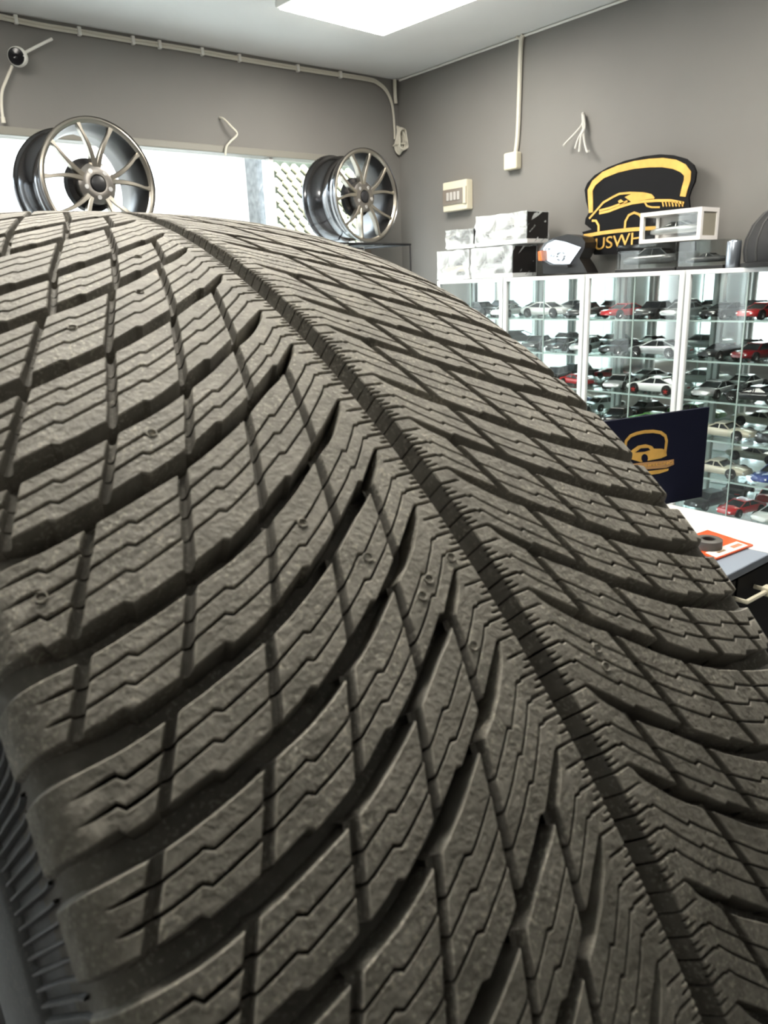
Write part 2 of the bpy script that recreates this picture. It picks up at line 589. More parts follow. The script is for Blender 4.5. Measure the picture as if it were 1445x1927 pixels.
def block_grid(ptype, par, k, simple=False):
    """one tread block: list of columns of (q, u, h) plus wall data. u is measured from the pitch start."""
    p = PLEN[ptype]
    E = lambda q: T_(q) + p - G_(q)
    cur = [('edge', T_, 9), ('sipe', lambda q: T_(q) + A_(q), 9), ('sipe', lambda q: T_(q) + B_(q), 9)]
    if ptype == 'L':
        cur.append(('sipe', lambda q: T_(q) + B_(q) + .0137, 9))
    cur.append(('edge', E, 9))
    if simple:
        cur = [cur[0], cur[-1]]
    if k == 0 and not simple:
        # short dead-end sipe and the little comb cuts along the centre groove
        DC = lambda q: max(-.0134, T_(q) + .35 * A_(q))
        new = [cur[0], ('sipe', DC, .0243)]
        full = cur[1:]
        prev = DC
        for c in full:
            for fr, qe in ((.36, .0140), (.66, .0165)):
                new.append(('sipe', (lambda q, a=prev, b=c[1], fr=fr: a(q) * (1 - fr) + b(q) * fr), qe))
            new.append(c)
            prev = c[1]
        cur = new
    sg = SEGS[par]
    lo = sg[k - 1] if k > 0 else None
    hi = sg[k] if k < 4 else None
    nominal0 = lo[0] if lo else WG
    nominal1 = hi[0] if hi else Q_END
    # nominal columns
    ch = .0009
    if k == 0:
        qs = [WG, WG + ch, .0115, .0140, .0153, .0165, .0190, .0212, .0228, .0243, .0257, .0275]
        n = 3 if par == 1 else 9
        qs += list(np.linspace(.030, nominal1, n + 1))
        if par == 0:
            qs += [.0438, .0462]
    elif k < 4:
        n = 4 if simple else 9
        qs = list(np.linspace(nominal0, nominal1, n + 1))
        mid = (nominal0 + nominal1) / 2 + .004
        if not simple:
            qs += [mid - .0022, mid + .0022]
    else:
        qs = list(np.linspace(nominal0, .2635, 6)) + [.268, .274, .280, .286, .292, .297, Q_END]
        if par == 1:
            qs += [.2335, .2375]
    qs = sorted(set(round(x, 5) for x in qs))
    if k == 0:
        jog = (.0438, .0462) if par == 0 else None
    elif k < 4:
        jog = (mid - .0022, mid + .0022) if not simple else None
    else:
        jog = (.2335, .2375) if par == 1 else None
    if simple:
        jog = None
    jend = nominal1 if k < 4 else .2635

    def jogf(q):
        if not jog:
            return 0.0
        j0, j1 = jog
        s0 = max(nominal0, .0275)
        if q <= s0 or q >= jend:
            return 0.0
        if q <= j0:
            return .0017 * (q - s0) / (j0 - s0)
        if q >= j1:
            return -.0017 * (jend - q) / (jend - j1)
        return .0017 - .0034 * (q - j0) / (j1 - j0)

    bounds = []
    for c in cur:
        ql = seg_hit(c[1], lo[0], lo[1]) + SEGW / 2 if lo else WG
        qr = seg_hit(c[1], hi[0], hi[1]) - SEGW / 2 if hi else Q_END
        bounds.append((ql, qr))
    a0 = .030 if k == 0 else nominal0
    a1 = nominal1 if k < 4 else .2635

    def mapq(qn, i):
        ql, qr = bounds[i]
        if k == 0:
            return qn if qn <= .030 else .030 + (qn - .030) * (qr - .030) / (a1 - .030)
        if k == 4:
            return qn if qn >= .2635 else ql + (qn - a0) * (.2635 - ql) / (a1 - a0)
        return ql + (qn - a0) * (qr - ql) / (a1 - a0)

    # columns: ('t', qn) on the block, then the shallow cross groove floor to the next block
    cols = [('t', q) for q in qs]
    lines = []           # per line of the block: (curve index, sign)
    for i, c in enumerate(cur):
        if c[0] == 'edge':
            lines.append((i, 0))
        else:
            lines.append((i, -1))
            lines.append((i, 1))
    rows = []            # per column: list over lines of (q,u,open)
    for _, qn in cols:
        row = []
        for i, sgn in lines:
            c = cur[i]
            q = mapq(qn, i)
            j = jogf(qn) if i > 0 else 0.0
            u = c[1](q) + j
            op = True
            if sgn:
                if c[2] > 1:
                    gap = SIPE if k < 4 else (SIPE * 1.5 * min(1, max(0, (.2635 - qn) / .018)))
                    op = gap > 1e-6
                else:
                    gap = SIPE * .8 * min(1, max(0, (c[2] - qn) / .0035))
                    op = gap > 1e-6
                u += sgn * gap / 2
            row.append((q, u, op))
        rows.append(row)
    return cur, lines, cols, rows, lo, hi, p


def block_mesh(name, ptype, par, k, side, mats, simple=False):
    cur, lines, cols, rows, lo, hi, p = block_grid(ptype, par, k, simple)
    V, F, FM = [], [], []
    CH = .0009
    nc = len(cols)
    # lamella groups: consecutive pairs of lines
    groups = []
    li = 0
    while li < len(lines) - 1:
        groups.append((li, li + 1))
        li += 2

    def pt(q, u, h):
        w, r, nw, nr = prof(max(q, 0.0))
        w, r = w + nw * h, r + nr * h
        return (r * math.sin(u) * TR, side * w * TR, r * math.cos(u) * TR)

    def face(ids, m):
        F.append(ids if side > 0 else ids[::-1])
        FM.append(m)

    for ga, gb in groups:
        ia, sa = lines[ga]
        ib, sb = lines[gb]
        # build list of cross sections (columns): each has 4 top verts + 2 wall verts
        secs = []
        ends0 = lo is None
        # centre groove wall columns
        if k == 0:
            qa, ua, oa = rows[0][ga]
            qb, ub, ob = rows[0][gb]
            for qq, hh in ((.0006, -.0190), (.0030, -.0178), (.0052, -.0125), (.0078, -.0030)):
                ta, tb = cur[ia][2] < .02, cur[ib][2] < .02
                secs.append((qq, ua - (sa * SIPE * .4 if ta else 0), qq, ub - (sb * SIPE * .4 if tb else 0), hh, not ta, not tb, 'wall'))
        for ci in range(nc):
            qa, ua, oa = rows[ci][ga]
            qb, ub, ob = rows[ci][gb]
            hh = 0.0
            if (ci == 0) or (ci == nc - 1 and k < 4):
                hh = -CH
            secs.append((qa, ua, qb, ub, hh, oa, ob, 'top'))
            if ci == 0 and k > 0:
                secs[-1] = (qa, ua, qb, ub, -CH, oa, ob, 'top')
                q1a, u1a, _ = rows[1][ga]
                q1b, u1b, _ = rows[1][gb]
                f = CH / max(1e-6, abs(q1a - qa))
                secs.append((qa + (q1a - qa) * f, ua + (u1a - ua) * f, qb + (q1b - qb) * f, ub + (u1b - ub) * f, 0, oa, ob, 'top'))
            if ci == nc - 2 and k < 4:
                q1a, u1a, _ = rows[-1][ga]
                q1b, u1b, _ = rows[-1][gb]
                f = 1 - CH / max(1e-6, abs(q1a - qa))
                secs.append((qa + (q1a - qa) * f, ua + (u1a - ua) * f, qb + (q1b - qb) * f, ub + (u1b - ub) * f, 0, oa, ob, 'top'))
        if k > 0:
            q0a, u0a, o_, _ = (*rows[0][ga], 0)
            q0b, u0b, o2_, _ = (*rows[0][gb], 0)
            secs.insert(0, (q0a - .0008, u0a, q0b - .0008, u0b, -.0135, True, True, 'wall'))
        if k < 4:
            q1a, u1a, o_ = rows[-1][ga]
            q1b, u1b, o_ = rows[-1][gb]
            for f, hh in ((.12, -.0055), (.28, -.0085), (.5, -.0095), (.72, -.0088), (.9, -.0072), (1.04, -.0060)):
                secs.append((q1a + SEGW * f, u1a, q1b + SEGW * f, u1b, hh, True, True, 'wall'))
        else:
            q1a, u1a, o_ = rows[-1][ga]
            q1b, u1b, o_ = rows[-1][gb]
            secs.append((q1a + .001, u1a, q1b + .001, u1b, -.012, True, True, 'wall'))
        base = len(V)
        for (qa, ua, qb, ub, hh, oa, ob, kind) in secs:
            du = max(1e-6, ub - ua)
            fe = min(.3, CH / du)
            ha = hh - (CH if oa else 0)
            hb = hh - (CH if ob else 0)
            if kind == 'wall':
                ha = hb = hh
            if k == 4:   # soften the block ends over the shoulder
                pass
            # floor depth of the side walls
            da = DG if cur[ia][0] == 'edge' else .0125
            db = DG if cur[ib][0] == 'edge' else .0125
            if k == 0:
                # the pointed tip of the lateral groove rises towards the centre
                qm = qa
                ramp = min(1.0, max(0.0, (qm - .0212) / .017))
                if cur[ia][0] == 'edge':
                    da = .0125 if qm < .0212 else .008 + (DG - .008) * ramp
                if cur[ib][0] == 'edge':
                    db = .0125 if qb < .0212 else .008 + (DG - .008) * min(1.0, max(0.0, (qb - .0212) / .017))
                if qm < WG:
                    da = db = .024
            if k == 4:
                if cur[ia][0] == 'edge':
                    da = max(.0035, DG * (1 - .85 * min(1, max(0, (qa - .245) / .027))))
                    db = db if cur[ib][0] != 'edge' else max(.0035, DG * (1 - .85 * min(1, max(0, (qb - .245) / .027))))
                elif cur[ib][0] == 'edge':
                    db = max(.0035, DG * (1 - .85 * min(1, max(0, (qb - .245) / .027))))
            sla = .0022 if (cur[ia][0] == 'edge' and qa > .0215) else 0.0
            if k == 0 and cur[ia][0] == 'edge' and qa > .0215:
                sla = max(.0022, .62 * G_(qa) * min(1, max(0, (.046 - qa) / .012)))
            slb = .0022 if (cur[ib][0] == 'edge' and qb > .0215) else 0.0
            da = max(da, -ha + .001)
            db = max(db, -hb + .001)
            V.append(pt(qa, ua - sla, -da))
            V.append(pt(qa, ua, ha))
            V.append(pt(qa + (qb - qa) * fe, ua + du * fe, hh))
            V.append(pt(qb - (qb - qa) * fe, ub - du * fe, hh))
            V.append(pt(qb, ub, hb))
            V.append(pt(qb, ub + slb, -db))
        for c in range(len(secs) - 1):
            o0, o1 = base + c * 6, base + (c + 1) * 6
            wall = secs[c][7] == 'wall' or secs[c + 1][7] == 'wall'
            opa = secs[c][5] or secs[c + 1][5]
            opb = secs[c][6] or secs[c + 1][6]
            for r in range(5):
                if r == 0 and not opa:
                    continue
                if r == 4 and not opb:
                    continue
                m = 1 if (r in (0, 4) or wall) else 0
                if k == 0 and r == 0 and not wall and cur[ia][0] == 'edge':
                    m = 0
                face((o0 + r, o1 + r, o1 + r + 1, o0 + r + 1), m)
    me = bpy.data.meshes.new(name)
    me.from_pydata(V, [], F)
    for m in mats:
        me.materials.append(m)
    me.polygons.foreach_set('material_index', FM)
    me.update()
    bm = bmesh.new()
    bm.from_mesh(me)
    bmesh.ops.remove_doubles(bm, verts=bm.verts[:], dist=1e-7)
    bmesh.ops.dissolve_degenerate(bm, dist=1e-7, edges=bm.edges[:])
    bm.to_mesh(me)
    bm.free()
    me.polygons.foreach_set('use_smooth', [True] * len(me.polygons))
    me.set_sharp_from_angle(angle=math.radians(28))
    return me


def rubber(name, c0, c1, rough, spec, speck, fine):
    m = bpy.data.materials.new(name)
    m.use_nodes = True
    nt = m.node_tree
    b = nt.nodes['Principled BSDF']
    tc = nt.nodes.new('ShaderNodeTexCoord')
    oi = nt.nodes.new('ShaderNodeObjectInfo')
    n1 = nt.nodes.new('ShaderNodeTexNoise')
    n1.noise_dimensions = '4D'
    n1.inputs['Scale'].default_value = 150
    n1.inputs['Detail'].default_value = 7
    n1.inputs['Roughness'].default_value = .65
    nt.links.new(tc.outputs['Object'], n1.inputs['Vector'])
    mul = nt.nodes.new('ShaderNodeMath')
    mul.operation = 'MULTIPLY'
    mul.inputs[1].default_value = 40
    nt.links.new(oi.outputs['Random'], mul.inputs[0])
    nt.links.new(mul.outputs[0], n1.inputs['W'])
    r1 = nt.nodes.new('ShaderNodeValToRGB')
    r1.color_ramp.elements[0].position = .32
    r1.color_ramp.elements[1].position = .68
    r1.color_ramp.elements[0].color = (*c0, 1)
    r1.color_ramp.elements[1].color = (*c1, 1)
    nt.links.new(n1.outputs['Fac'], r1.inputs['Fac'])
    # dust grains
    n2 = nt.nodes.new('ShaderNodeTexNoise')
    n2.noise_dimensions = '4D'
    n2.inputs['Scale'].default_value = 1100
    n2.inputs['Detail'].default_value = 2
    nt.links.new(tc.outputs['Object'], n2.inputs['Vector'])
    nt.links.new(mul.outputs[0], n2.inputs['W'])
    r2 = nt.nodes.new('ShaderNodeValToRGB')
    r2.color_ramp.elements[0].position = .55
    r2.color_ramp.elements[1].position = .64
    r2.color_ramp.elements[1].color = (speck, speck, speck, 1)
    nt.links.new(n2.outputs['Fac'], r2.inputs['Fac'])
    n3 = nt.nodes.new('ShaderNodeTexNoise')
    n3.noise_dimensions = '4D'
    n3.inputs['Scale'].default_value = 45
    n3.inputs['Detail'].default_value = 3
    nt.links.new(tc.outputs['Object'], n3.inputs['Vector'])
    nt.links.new(mul.outputs[0], n3.inputs['W'])
    r3 = nt.nodes.new('ShaderNodeValToRGB')
    r3.color_ramp.elements[0].position = .38
    r3.color_ramp.elements[1].position = .60
    nt.links.new(n3.outputs['Fac'], r3.inputs['Fac'])
    mm = nt.nodes.new('ShaderNodeMath')
    mm.operation = 'MULTIPLY'
    nt.links.new(r2.outputs['Color'], mm.inputs[0])
    nt.links.new(r3.outputs['Color'], mm.inputs[1])
    mx = nt.nodes.new('ShaderNodeMix')
    mx.data_type = 'RGBA'
    mx.inputs['B'].default_value = (.62, .58, .48, 1)
    nt.links.new(mm.outputs[0], mx.inputs['Factor'])
    nt.links.new(r1.outputs['Color'], mx.inputs['A'])
    nt.links.new(mx.outputs['Result'], b.inputs['Base Color'])
    b.inputs['Roughness'].default_value = rough
    b.inputs['Specular IOR Level'].default_value = spec
    n4 = nt.nodes.new('ShaderNodeTexNoise')
    n4.inputs['Scale'].default_value = 700
    n4.inputs['Detail'].default_value = 3
    nt.links.new(tc.outputs['Object'], n4.inputs['Vector'])
    bp = nt.nodes.new('ShaderNodeBump')
    bp.inputs['Strength'].default_value = fine
    bp.inputs['Distance'].default_value = .0004
    nt.links.new(n4.outputs['Fac'], bp.inputs['Height'])
    nt.links.new(bp.outputs['Normal'], b.inputs['Normal'])
    MATS[name] = m
    return m


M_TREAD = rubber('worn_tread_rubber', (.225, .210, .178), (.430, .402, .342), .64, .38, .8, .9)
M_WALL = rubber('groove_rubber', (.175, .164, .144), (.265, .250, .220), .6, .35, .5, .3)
M_SIDE = rubber('sidewall_rubber', (.125, .130, .138), (.175, .181, .19), .5, .4, .12, .2)

tyre = empty('tyre', (TC.x, TC.y, TC.z - TR), 0, 'worn grey-brown winter tyre with V-shaped siped tread standing on the bench', 'tyre')
TM = TROT.to_4x4()
base_inv = Matrix.Translation((0, 0, TR))      # the empty sits at the tyre's foot


def tyre_part(o, theta):
    o.parent = tyre
    o.matrix_parent_inverse = Matrix.Identity(4)
    m = base_inv @ TM @ Matrix.Rotation(theta, 4, 'Y')
    o.location = m.to_translation()
    o.rotation_mode = 'QUATERNION'
    o.rotation_quaternion = m.to_quaternion()
    return o


# pitch sequence right round the tyre
KNOWN = 'LLSLSSSSLSLL'
seq = {i: c for i, c in enumerate(KNOWN)}
seq[-1] = 'S'
seq[-2] = 'L'
for i in range(-3, -9, -1):
    seq[i] = 'LS'[i % 2]
for i in range(12, 17):
    seq[i] = 'LS'[(i // 2) % 2]
starts = {0: 0.0}
for i in range(0, 17):
    starts[i + 1] = starts[i] + PLEN[seq[i]]
for i in range(-1, -9, -1):
    starts[i] = starts[i + 1] - PLEN[seq[i]]
N0, N1 = -8, 15                              # pitches that can be seen
cache = {}
for side in (-1, 1):
    for n in range(N0, N1):
        par = n % 2
        for k in range(5):
            key = (seq[n], par, k, side)
            if key not in cache:
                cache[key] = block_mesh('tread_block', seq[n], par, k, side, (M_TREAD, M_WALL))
            o = bpy.data.objects.new('tread_block', cache[key])
            COL.objects.link(o)
            tyre_part(o, TH0 + starts[n] + (DL if side > 0 else 0))

# the rest of the tread, out of sight below and behind
rv, rf, rm = [], [], []
th_a = TH0 + starts[N1]
th_b = TH0 + starts[N0] + 2 * math.pi
nrest = 2 * round((th_b - th_a) / PLEN['L'] / 2)
step = (th_b - th_a) / nrest
simple = {}
for side in (-1, 1):
    for j in range(nrest):
        par = (N1 + j) % 2
        for k in range(5):
            key = (par, k, side)
            if key not in simple:
                me = block_mesh('tmp', 'L', par, k, side, (M_TREAD, M_WALL), True)
                simple[key] = (np.array([v.co[:] for v in me.vertices]), [tuple(f.vertices) for f in me.polygons], [f.material_index for f in me.polygons])
                bpy.data.meshes.remove(me)
            vv, ff, fm = simple[key]
            t = th_a + j * step + (DL if side > 0 else 0)
            c, s_ = math.cos(t), math.sin(t)
            b0 = len(rv)
            rv += [(x * c + z * s_, y, z * c - x * s_) for x, y, z in vv]
            rf += [tuple(i + b0 for i in f) for f in ff]
            rm += fm
rest = mesh_obj('tread_blocks_below', rv, rf, M_TREAD, mats=[M_TREAD, M_WALL], fmat=rm)
rest['kind'] = 'stuff'
tyre_part(rest, 0)

# carcass: groove floor, shoulder, sidewalls, bead and lining
cp = []
for q in list(np.linspace(0, .255, 18)) + [.262, .268, .274, .280, .286, .292, .299]:
    w, r, nw, nr = prof(q)
    d = max(.0032, DG * (1 - .86 * min(1, max(0, (q - .245) / .027))))
    cp.append((w - nw * d, r - nr * d))
w_, r_ = cp[-1]
cp += [(.2735, .915), (.2760, .895), (.2800, .870), (.2830, .852), (.2880, .848), (.2900, .843), (.2960, .81), (.3000, .775), (.2990, .73),
       (.291, .69), (.276, .655), (.262, .632), (.252, .625), (.246, .610), (.225, .604), (.218, .612), (.222, .640), (.245, .70),
       (.262, .76), (.255, .84), (.225, .895), (.15, .925), (.06, .938), (0, .94)]
full = [(-a * TR, b * TR) for a, b in cp[::-1]][:-1] + [(a * TR, b * TR) for a, b in cp]
# order: start at the outer centre and go round
half = [(a * TR, b * TR) for a, b in cp]
ring = half + [(-a, b) for a, b in half[::-1]][1:-1]
car = MB().lathe(ring, 300, 'y', closed=True)
nring = len(ring)
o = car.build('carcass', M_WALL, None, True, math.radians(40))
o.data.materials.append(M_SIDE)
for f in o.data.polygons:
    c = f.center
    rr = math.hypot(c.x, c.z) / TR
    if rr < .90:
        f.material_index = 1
tyre_part(o, 0)

# decorative ribs below the shoulder
rib = MB()
rp = [(.2722, .932), (.2726, .915), (.2761, .895), (.2801, .870), (.2828, .853)]
hw = .0011
vs_ = []
for (w, r) in rp:
    for du, h in ((-hw * 1.5, -.0005), (-hw * .6, .0042), (hw * .6, .0042), (hw * 1.5, -.0005)):
        a = du / r
        vs_.append(((r) * math.sin(a) * TR, -(w + h) * TR, r * math.cos(a) * TR))
fs_ = []
for i in range(len(rp) - 1):
    for j in range(3):
        fs_.append((i * 4 + j, i * 4 + j + 1, i * 4 + j + 5, i * 4 + j + 4))
rib.add(vs_, fs_)
rib_o = rib.build('sidewall_rib', M_SIDE, None, True)
RSTEP = .0092
tyre_part(rib_o, .40)
for i in range(1, 62):
    c = rib_o.copy()
    COL.objects.link(c)
    tyre_part(c, .40 + i * RSTEP)
rv, rf = [], []
base_v = [v.co[:] for v in rib_o.data.vertices]
base_f = [tuple(f.vertices) for f in rib_o.data.polygons]
for sgn in (1, -1):
    for i in range(int(2 * math.pi / RSTEP)):
        if sgn > 0 and i < 62:
            continue
        t = .40 + i * RSTEP
        c, s_ = math.cos(t), math.sin(t)
        b0 = len(rv)
        rv += [(x * c + z * s_, y * sgn, z * c - x * s_) for x, y, z in base_v]
        rf += [tuple(j + b0 for j in (f if sgn > 0 else f[::-1])) for f in base_f]
o = mesh_obj('sidewall_ribs_around', rv, rf, M_SIDE, smooth=True)
o['kind'] = 'stuff'
tyre_part(o, 0)
# small round mould marks on the tread
def tread_hit(px, py):
    Rt = np.array(TROT).T
    o_ = Rt @ (np.array([0, 0, CAMZ]) - np.array(TC)) / TR
    d_ = Rt @ ray(px, py) / TR
    g_prev = t_prev = None
    for t in np.linspace(.02, 1.2, 4000):
        x_ = o_ + d_ * t
        w_ = x_[1]
        g_ = math.hypot(x_[0], x_[2]) - (1 - PA * w_ ** 2 - PB * w_ ** 4)
        if g_ < 0:
            return math.atan2(x_[0], x_[2]), w_
    return None


mk = MB().lathe([(-.0010, .0033), (.0003, .0033), (.0006, .0029), (.0003, .0024), (-.0012, .0021), (-.0012, 0)], 16, 'z')
mk.v = [v * TR for v in mk.v]
mark0 = mk.build('mould_mark', M_TREAD, None, True)
first = True
for px, py in ((136.7, 618), (263, 549.6), (259.5, 483.8), (285.5, 816), (78, 1125.7), (569, 985.5), (692, 1049.6), (848, 1049.6), (806, 1091), (794, 1122), (889.5, 1215.6), (1122.6, 1220.6), (1139.5, 1254.5)):
    th_, w_ = tread_hit(px, py)
    o = mark0 if first else mark0.copy()
    if not first:
        COL.objects.link(o)
    first = False
    tyre_part(o, 0)
    wq, rq, nw, nr = prof(abs(w_))
    sgn = 1 if w_ > 0 else -1
    pos = Vector((rq * math.sin(th_), w_, rq * math.cos(th_))) * TR
    nrm = Vector((nr * math.sin(th_), sgn * nw, nr * math.cos(th_)))
    m = base_inv @ TM @ Matrix.Translation(pos + nrm * .0001) @ nrm.to_track_quat('Z', 'Y').to_matrix().to_4x4()
    o.location = m.to_translation()
    o.rotation_quaternion = m.to_quaternion()
# ------------------------------------------------------------------ bench under the tyre
M_DESK = mat('blue_grey_laminate', (.26, .30, .36), .4)
M_DBLACK = mat('black_laminate', (.003, .003, .0035), .6, spec=.2)
bench = empty('work_bench', (.15, .33, 0), 0, 'low black bench that the winter tyre stands on', 'bench')
BZ = TC.z - TR - .0004
MB().box(-.32, .36, -.42, .38, BZ - .03, BZ, .003).build('bench_top', M_DBLACK, bench)
for sx in (-.29, .30):
    for sy in (-.39, .32):
        MB().box(sx, sx + .04, sy, sy + .04, 0, BZ - .03).build('leg', M_BLACK, bench)

# ------------------------------------------------------------------ desk on the right
DZ = .72
DX0, DX1, DY0, DY1 = 1.02, 2.085, .795, 1.50
desk = empty('desk', ((DX0 + DX1) / 2, (DY0 + DY1) / 2, 0), 0, 'blue-grey topped desk with black front and white drawer handle', 'desk')
db = Vector(desk.location)


def dpart(mb, name, m, parent=None):
    mb.v = [v - db for v in mb.v]
    return mb.build(name, m, parent or desk)


dpart(MB().box(DX0, DX1, DY0, DY1, DZ - .022, DZ, .003), 'desk_top', M_DESK)
dpart(MB().box(DX0 + .02, DX1 - .02, DY0 + .03, DY1 - .02, .06, DZ - .022), 'carcase', M_DBLACK)
h = on_y(1405, 1118, DY0)
for x0, x1 in ((DX0 + .03, DX0 + .36), (DX0 + .37, DX0 + .70), (DX0 + .71, DX1 - .03)):
    dr = dpart(MB().box(x0, x1, DY0 + .012, DY0 + .03, DZ - .20, DZ - .035, .002), 'drawer', M_DBLACK)
hx0, hx1 = on_y(1388, 1128, DY0).x, on_y(1432, 1106, DY0).x
hz = on_y(1408, 1117, DY0).z
hm = MB().tube([(hx0, DY0 + .012, hz), (hx0, DY0 - .022, hz), (hx1 - .012, DY0 - .024, hz), (hx1 - .012, DY0 + .012, hz)], .006, 8)
dpart(hm, 'drawer_handle', mat('cream_plastic'))
dpart(MB().box(hx1 - .03, hx1 - .002, DY0 - .034, DY0 - .012, hz - .012, hz + .012, .004), 'handle_end', mat('cream_plastic'))

M_PAPER = mat('white_paper', (.86, .84, .81), .7, noise=.05, nscale=9)
# loose papers
def sheet(name, pts, z0, th, m, label, cat, curl=0.0):
    c = sum((Vector((p[0], p[1], 0)) for p in pts), Vector()) / len(pts)
    mb = MB().prism([(p[0] - c.x, p[1] - c.y) for p in pts], 0, th, lambda u, v, d: Vector((u, v, d)))
    o = mb.build(name, m)
    o.location = (c.x, c.y, z0)
    return tag(o, label, cat)


pp = [on_z(x, y, DZ)[:2] for x, y in ((1258, 944), (1460, 998), (1470, 1045), (1330, 1001))]
sheet('paper_sheet', [(2.078, 1.235), (2.072, .86), (1.86, .80), (1.845, 1.02), (1.835, 1.26)], DZ, .0012, M_PAPER, 'large white paper sheet along the far edge of the desk', 'paper')
sheet('paper_sheet', [(1.985, 1.26), (2.03, .90), (1.90, .835), (1.875, 1.02), (1.79, 1.24)], DZ + .0012, .0010, mat('white_paper_b', (.82, .82, .80), .7, noise=.06, nscale=12), 'smaller white paper sheet on top of the large sheet', 'paper')
ob = [on_z(x, y, DZ) for x, y in ((1331, 1001), (1417, 1029), (1346, 1056), (1268, 1022))]
obl = empty('booklet', (sum(p.x for p in ob) / 4, sum(p.y for p in ob) / 4, DZ + .0022), 0, 'orange booklet with white printed corner on the desk', 'booklet')
oc = Vector(obl.location)
opts = [(p.x - oc.x, p.y - oc.y) for p in ob]
M_OR = mat('orange_cover', (.80, .10, .02), .35)
MB().prism(opts, 0, .004, lambda u, v, d: Vector((u, v, d))).build('cover', M_OR, obl)


def quad_in(a0, a1, b0, b1):
    P0, P1, P2, P3 = [Vector((*p, 0)) for p in opts]
    f = lambda a, b: (P0 * (1 - a) * (1 - b) + P1 * a * (1 - b) + P2 * a * b + P3 * (1 - a) * b)
    return [f(a0, b0)[:2], f(a1, b0)[:2], f(a1, b1)[:2], f(a0, b1)[:2]]


M_PRW = mat('white_print', (.86, .80, .74), .4)
MB().prism(quad_in(.72, .97, .10, .95), .004, .0043, lambda u, v, d: Vector((u, v, d))).build('print_panel', M_PRW, obl)
MB().prism(quad_in(.80, .90, .15, .40), .0043, .0046, lambda u, v, d: Vector((u, v, d))).build('print_block', mat('rust_print', (.55, .22, .12), .5), obl)
MB().prism(quad_in(.82, .88, .58, .78), .0043, .0046, lambda u, v, d: Vector((u, v, d))).build('print_block', mat('brown_print', (.30, .20, .12), .5), obl)
MB().prism(quad_in(.06, .24, .45, .95), .004, .0043, lambda u, v, d: Vector((u, v, d))).build('print_panel', mat('pale_print', (.80, .62, .55), .5), obl)
tp = on_z(1332, 1030, DZ + .006)
roll = empty('tape_roll', (tp.x, tp.y, DZ + .0062), 0, 'small dark grey roll of tape lying on the orange booklet', 'tape')
roll.rotation_euler = (0, 0, .3)
MB().lathe([(0, .017), (0, .034), (.022, .034), (.024, .031), (.024, .018), (.022, .017)], 28, 'z', True).build('tape', mat('dark_tape', (.10, .095, .085), .5), roll, True)
MB().lathe([(.001, .0145), (.001, .0168), (.023, .0168), (.023, .0145)], 28, 'z', True).build('core', mat('card_core', (.03, .03, .03), .7), roll, True)

# blue sign board
SBR = Vector((2.215, 1.175, 0))
SBL = Vector((1.74, 1.285, 0))
sdir = (SBR - SBL).normalized()
snrm = Vector((sdir.y, -sdir.x, 0))             # towards the camera
if snrm.dot(Vector((-1, -1, 0))) < 0:
    snrm = -snrm


def on_sign(px, py, off=0.0):
    r = Vector(ray(px, py))
    o = Vector((0, 0, CAMZ))
    t = (SBR + snrm * off - o).dot(snrm) / r.dot(snrm)
    p = o + r * t
    return ((p - SBL).dot(sdir), p.z)


sign = empty('blue_sign', (SBL.x, SBL.y, DZ + .0022), 0, 'dark blue board with a gold car emblem standing on the desk', 'sign')
sl = Vector(sign.location)


def sframe(u, v, d):
    return SBL + sdir * u + snrm * d + Vector((0, 0, v)) - sl


wsg = (SBR - SBL).length
ztop = on_sign(1330, 767)[1]
MB().prism([(0, DZ + .003), (wsg, DZ + .003), (wsg, ztop), (0, ztop)], -.012, 0, sframe).build('board', mat('navy_board', (.002, .0035, .016), .6, spec=.25), sign)
M_GOLD = mat('gold_print', (.80, .48, .12), .32, metal=.35, noise=.15, nscale=20)
M_GOLD2 = mat('brown_gold_print', (.42, .24, .10), .4)


def offset_band(line, w):
    out = []
    L_ = [Vector((p[0], p[1], 0)) for p in line]
    l, r = [], []
    for i, p in enumerate(L_):
        d_ = (L_[min(i + 1, len(L_) - 1)] - L_[max(i - 1, 0)]).normalized()
        n_ = Vector((-d_.y, d_.x, 0))
        ww_ = w[i] if isinstance(w, (list, tuple)) else w
        l.append((p + n_ * ww_ / 2)[:2])
        r.append((p - n_ * ww_ / 2)[:2])
    return l, r


def band(mb, line, w, d0, d1, frame):
    l, r = offset_band(line, w)
    for i in range(len(l) - 1):
        mb.prism([l[i], l[i + 1], r[i + 1], r[i]], d0, d1, frame)
    return mb


def c6(p):
    return (1100 + p[0] / 4.188, 750 + p[1] / 4.188)


def sg_pts(lst):
    return [on_sign(*c6(p)) for p in lst]


arch = sg_pts([(330, 440), (318, 390), (325, 335), (360, 295), (410, 275), (470, 262), (540, 258), (600, 268), (635, 295), (645, 335), (638, 385), (630, 440)])
band(MB(), arch, .0095, 0, .0012, sframe).build('gold_arch', M_GOLD, sign)
MB().prism(sg_pts([(330, 440), (375, 405), (420, 372), (480, 360), (530, 375), (545, 395), (610, 395), (640, 410), (645, 450), (600, 470), (520, 485), (440, 500), (370, 480)])[::-1], 0, .0012, sframe).build('gold_car', M_GOLD, sign)
MB().prism(sg_pts([(395, 425), (440, 392), (500, 388), (515, 405), (470, 418)])[::-1], .0012, .0016, sframe).build('car_window', mat('navy_board'), sign)
wh = sg_pts([(470 + 26 * math.cos(t * .5236), 470 + 34 * math.sin(t * .5236)) for t in range(12)])
MB().prism(wh[::-1], .0012, .0018, sframe).build('car_wheel', mat('navy_board'), sign)
MB().prism(sg_pts([(340, 520), (440, 505), (640, 488), (700, 478), (700, 520), (640, 545), (450, 560), (345, 575)])[::-1], .0012, .0018, sframe).build('ribbon', M_GOLD2, sign)
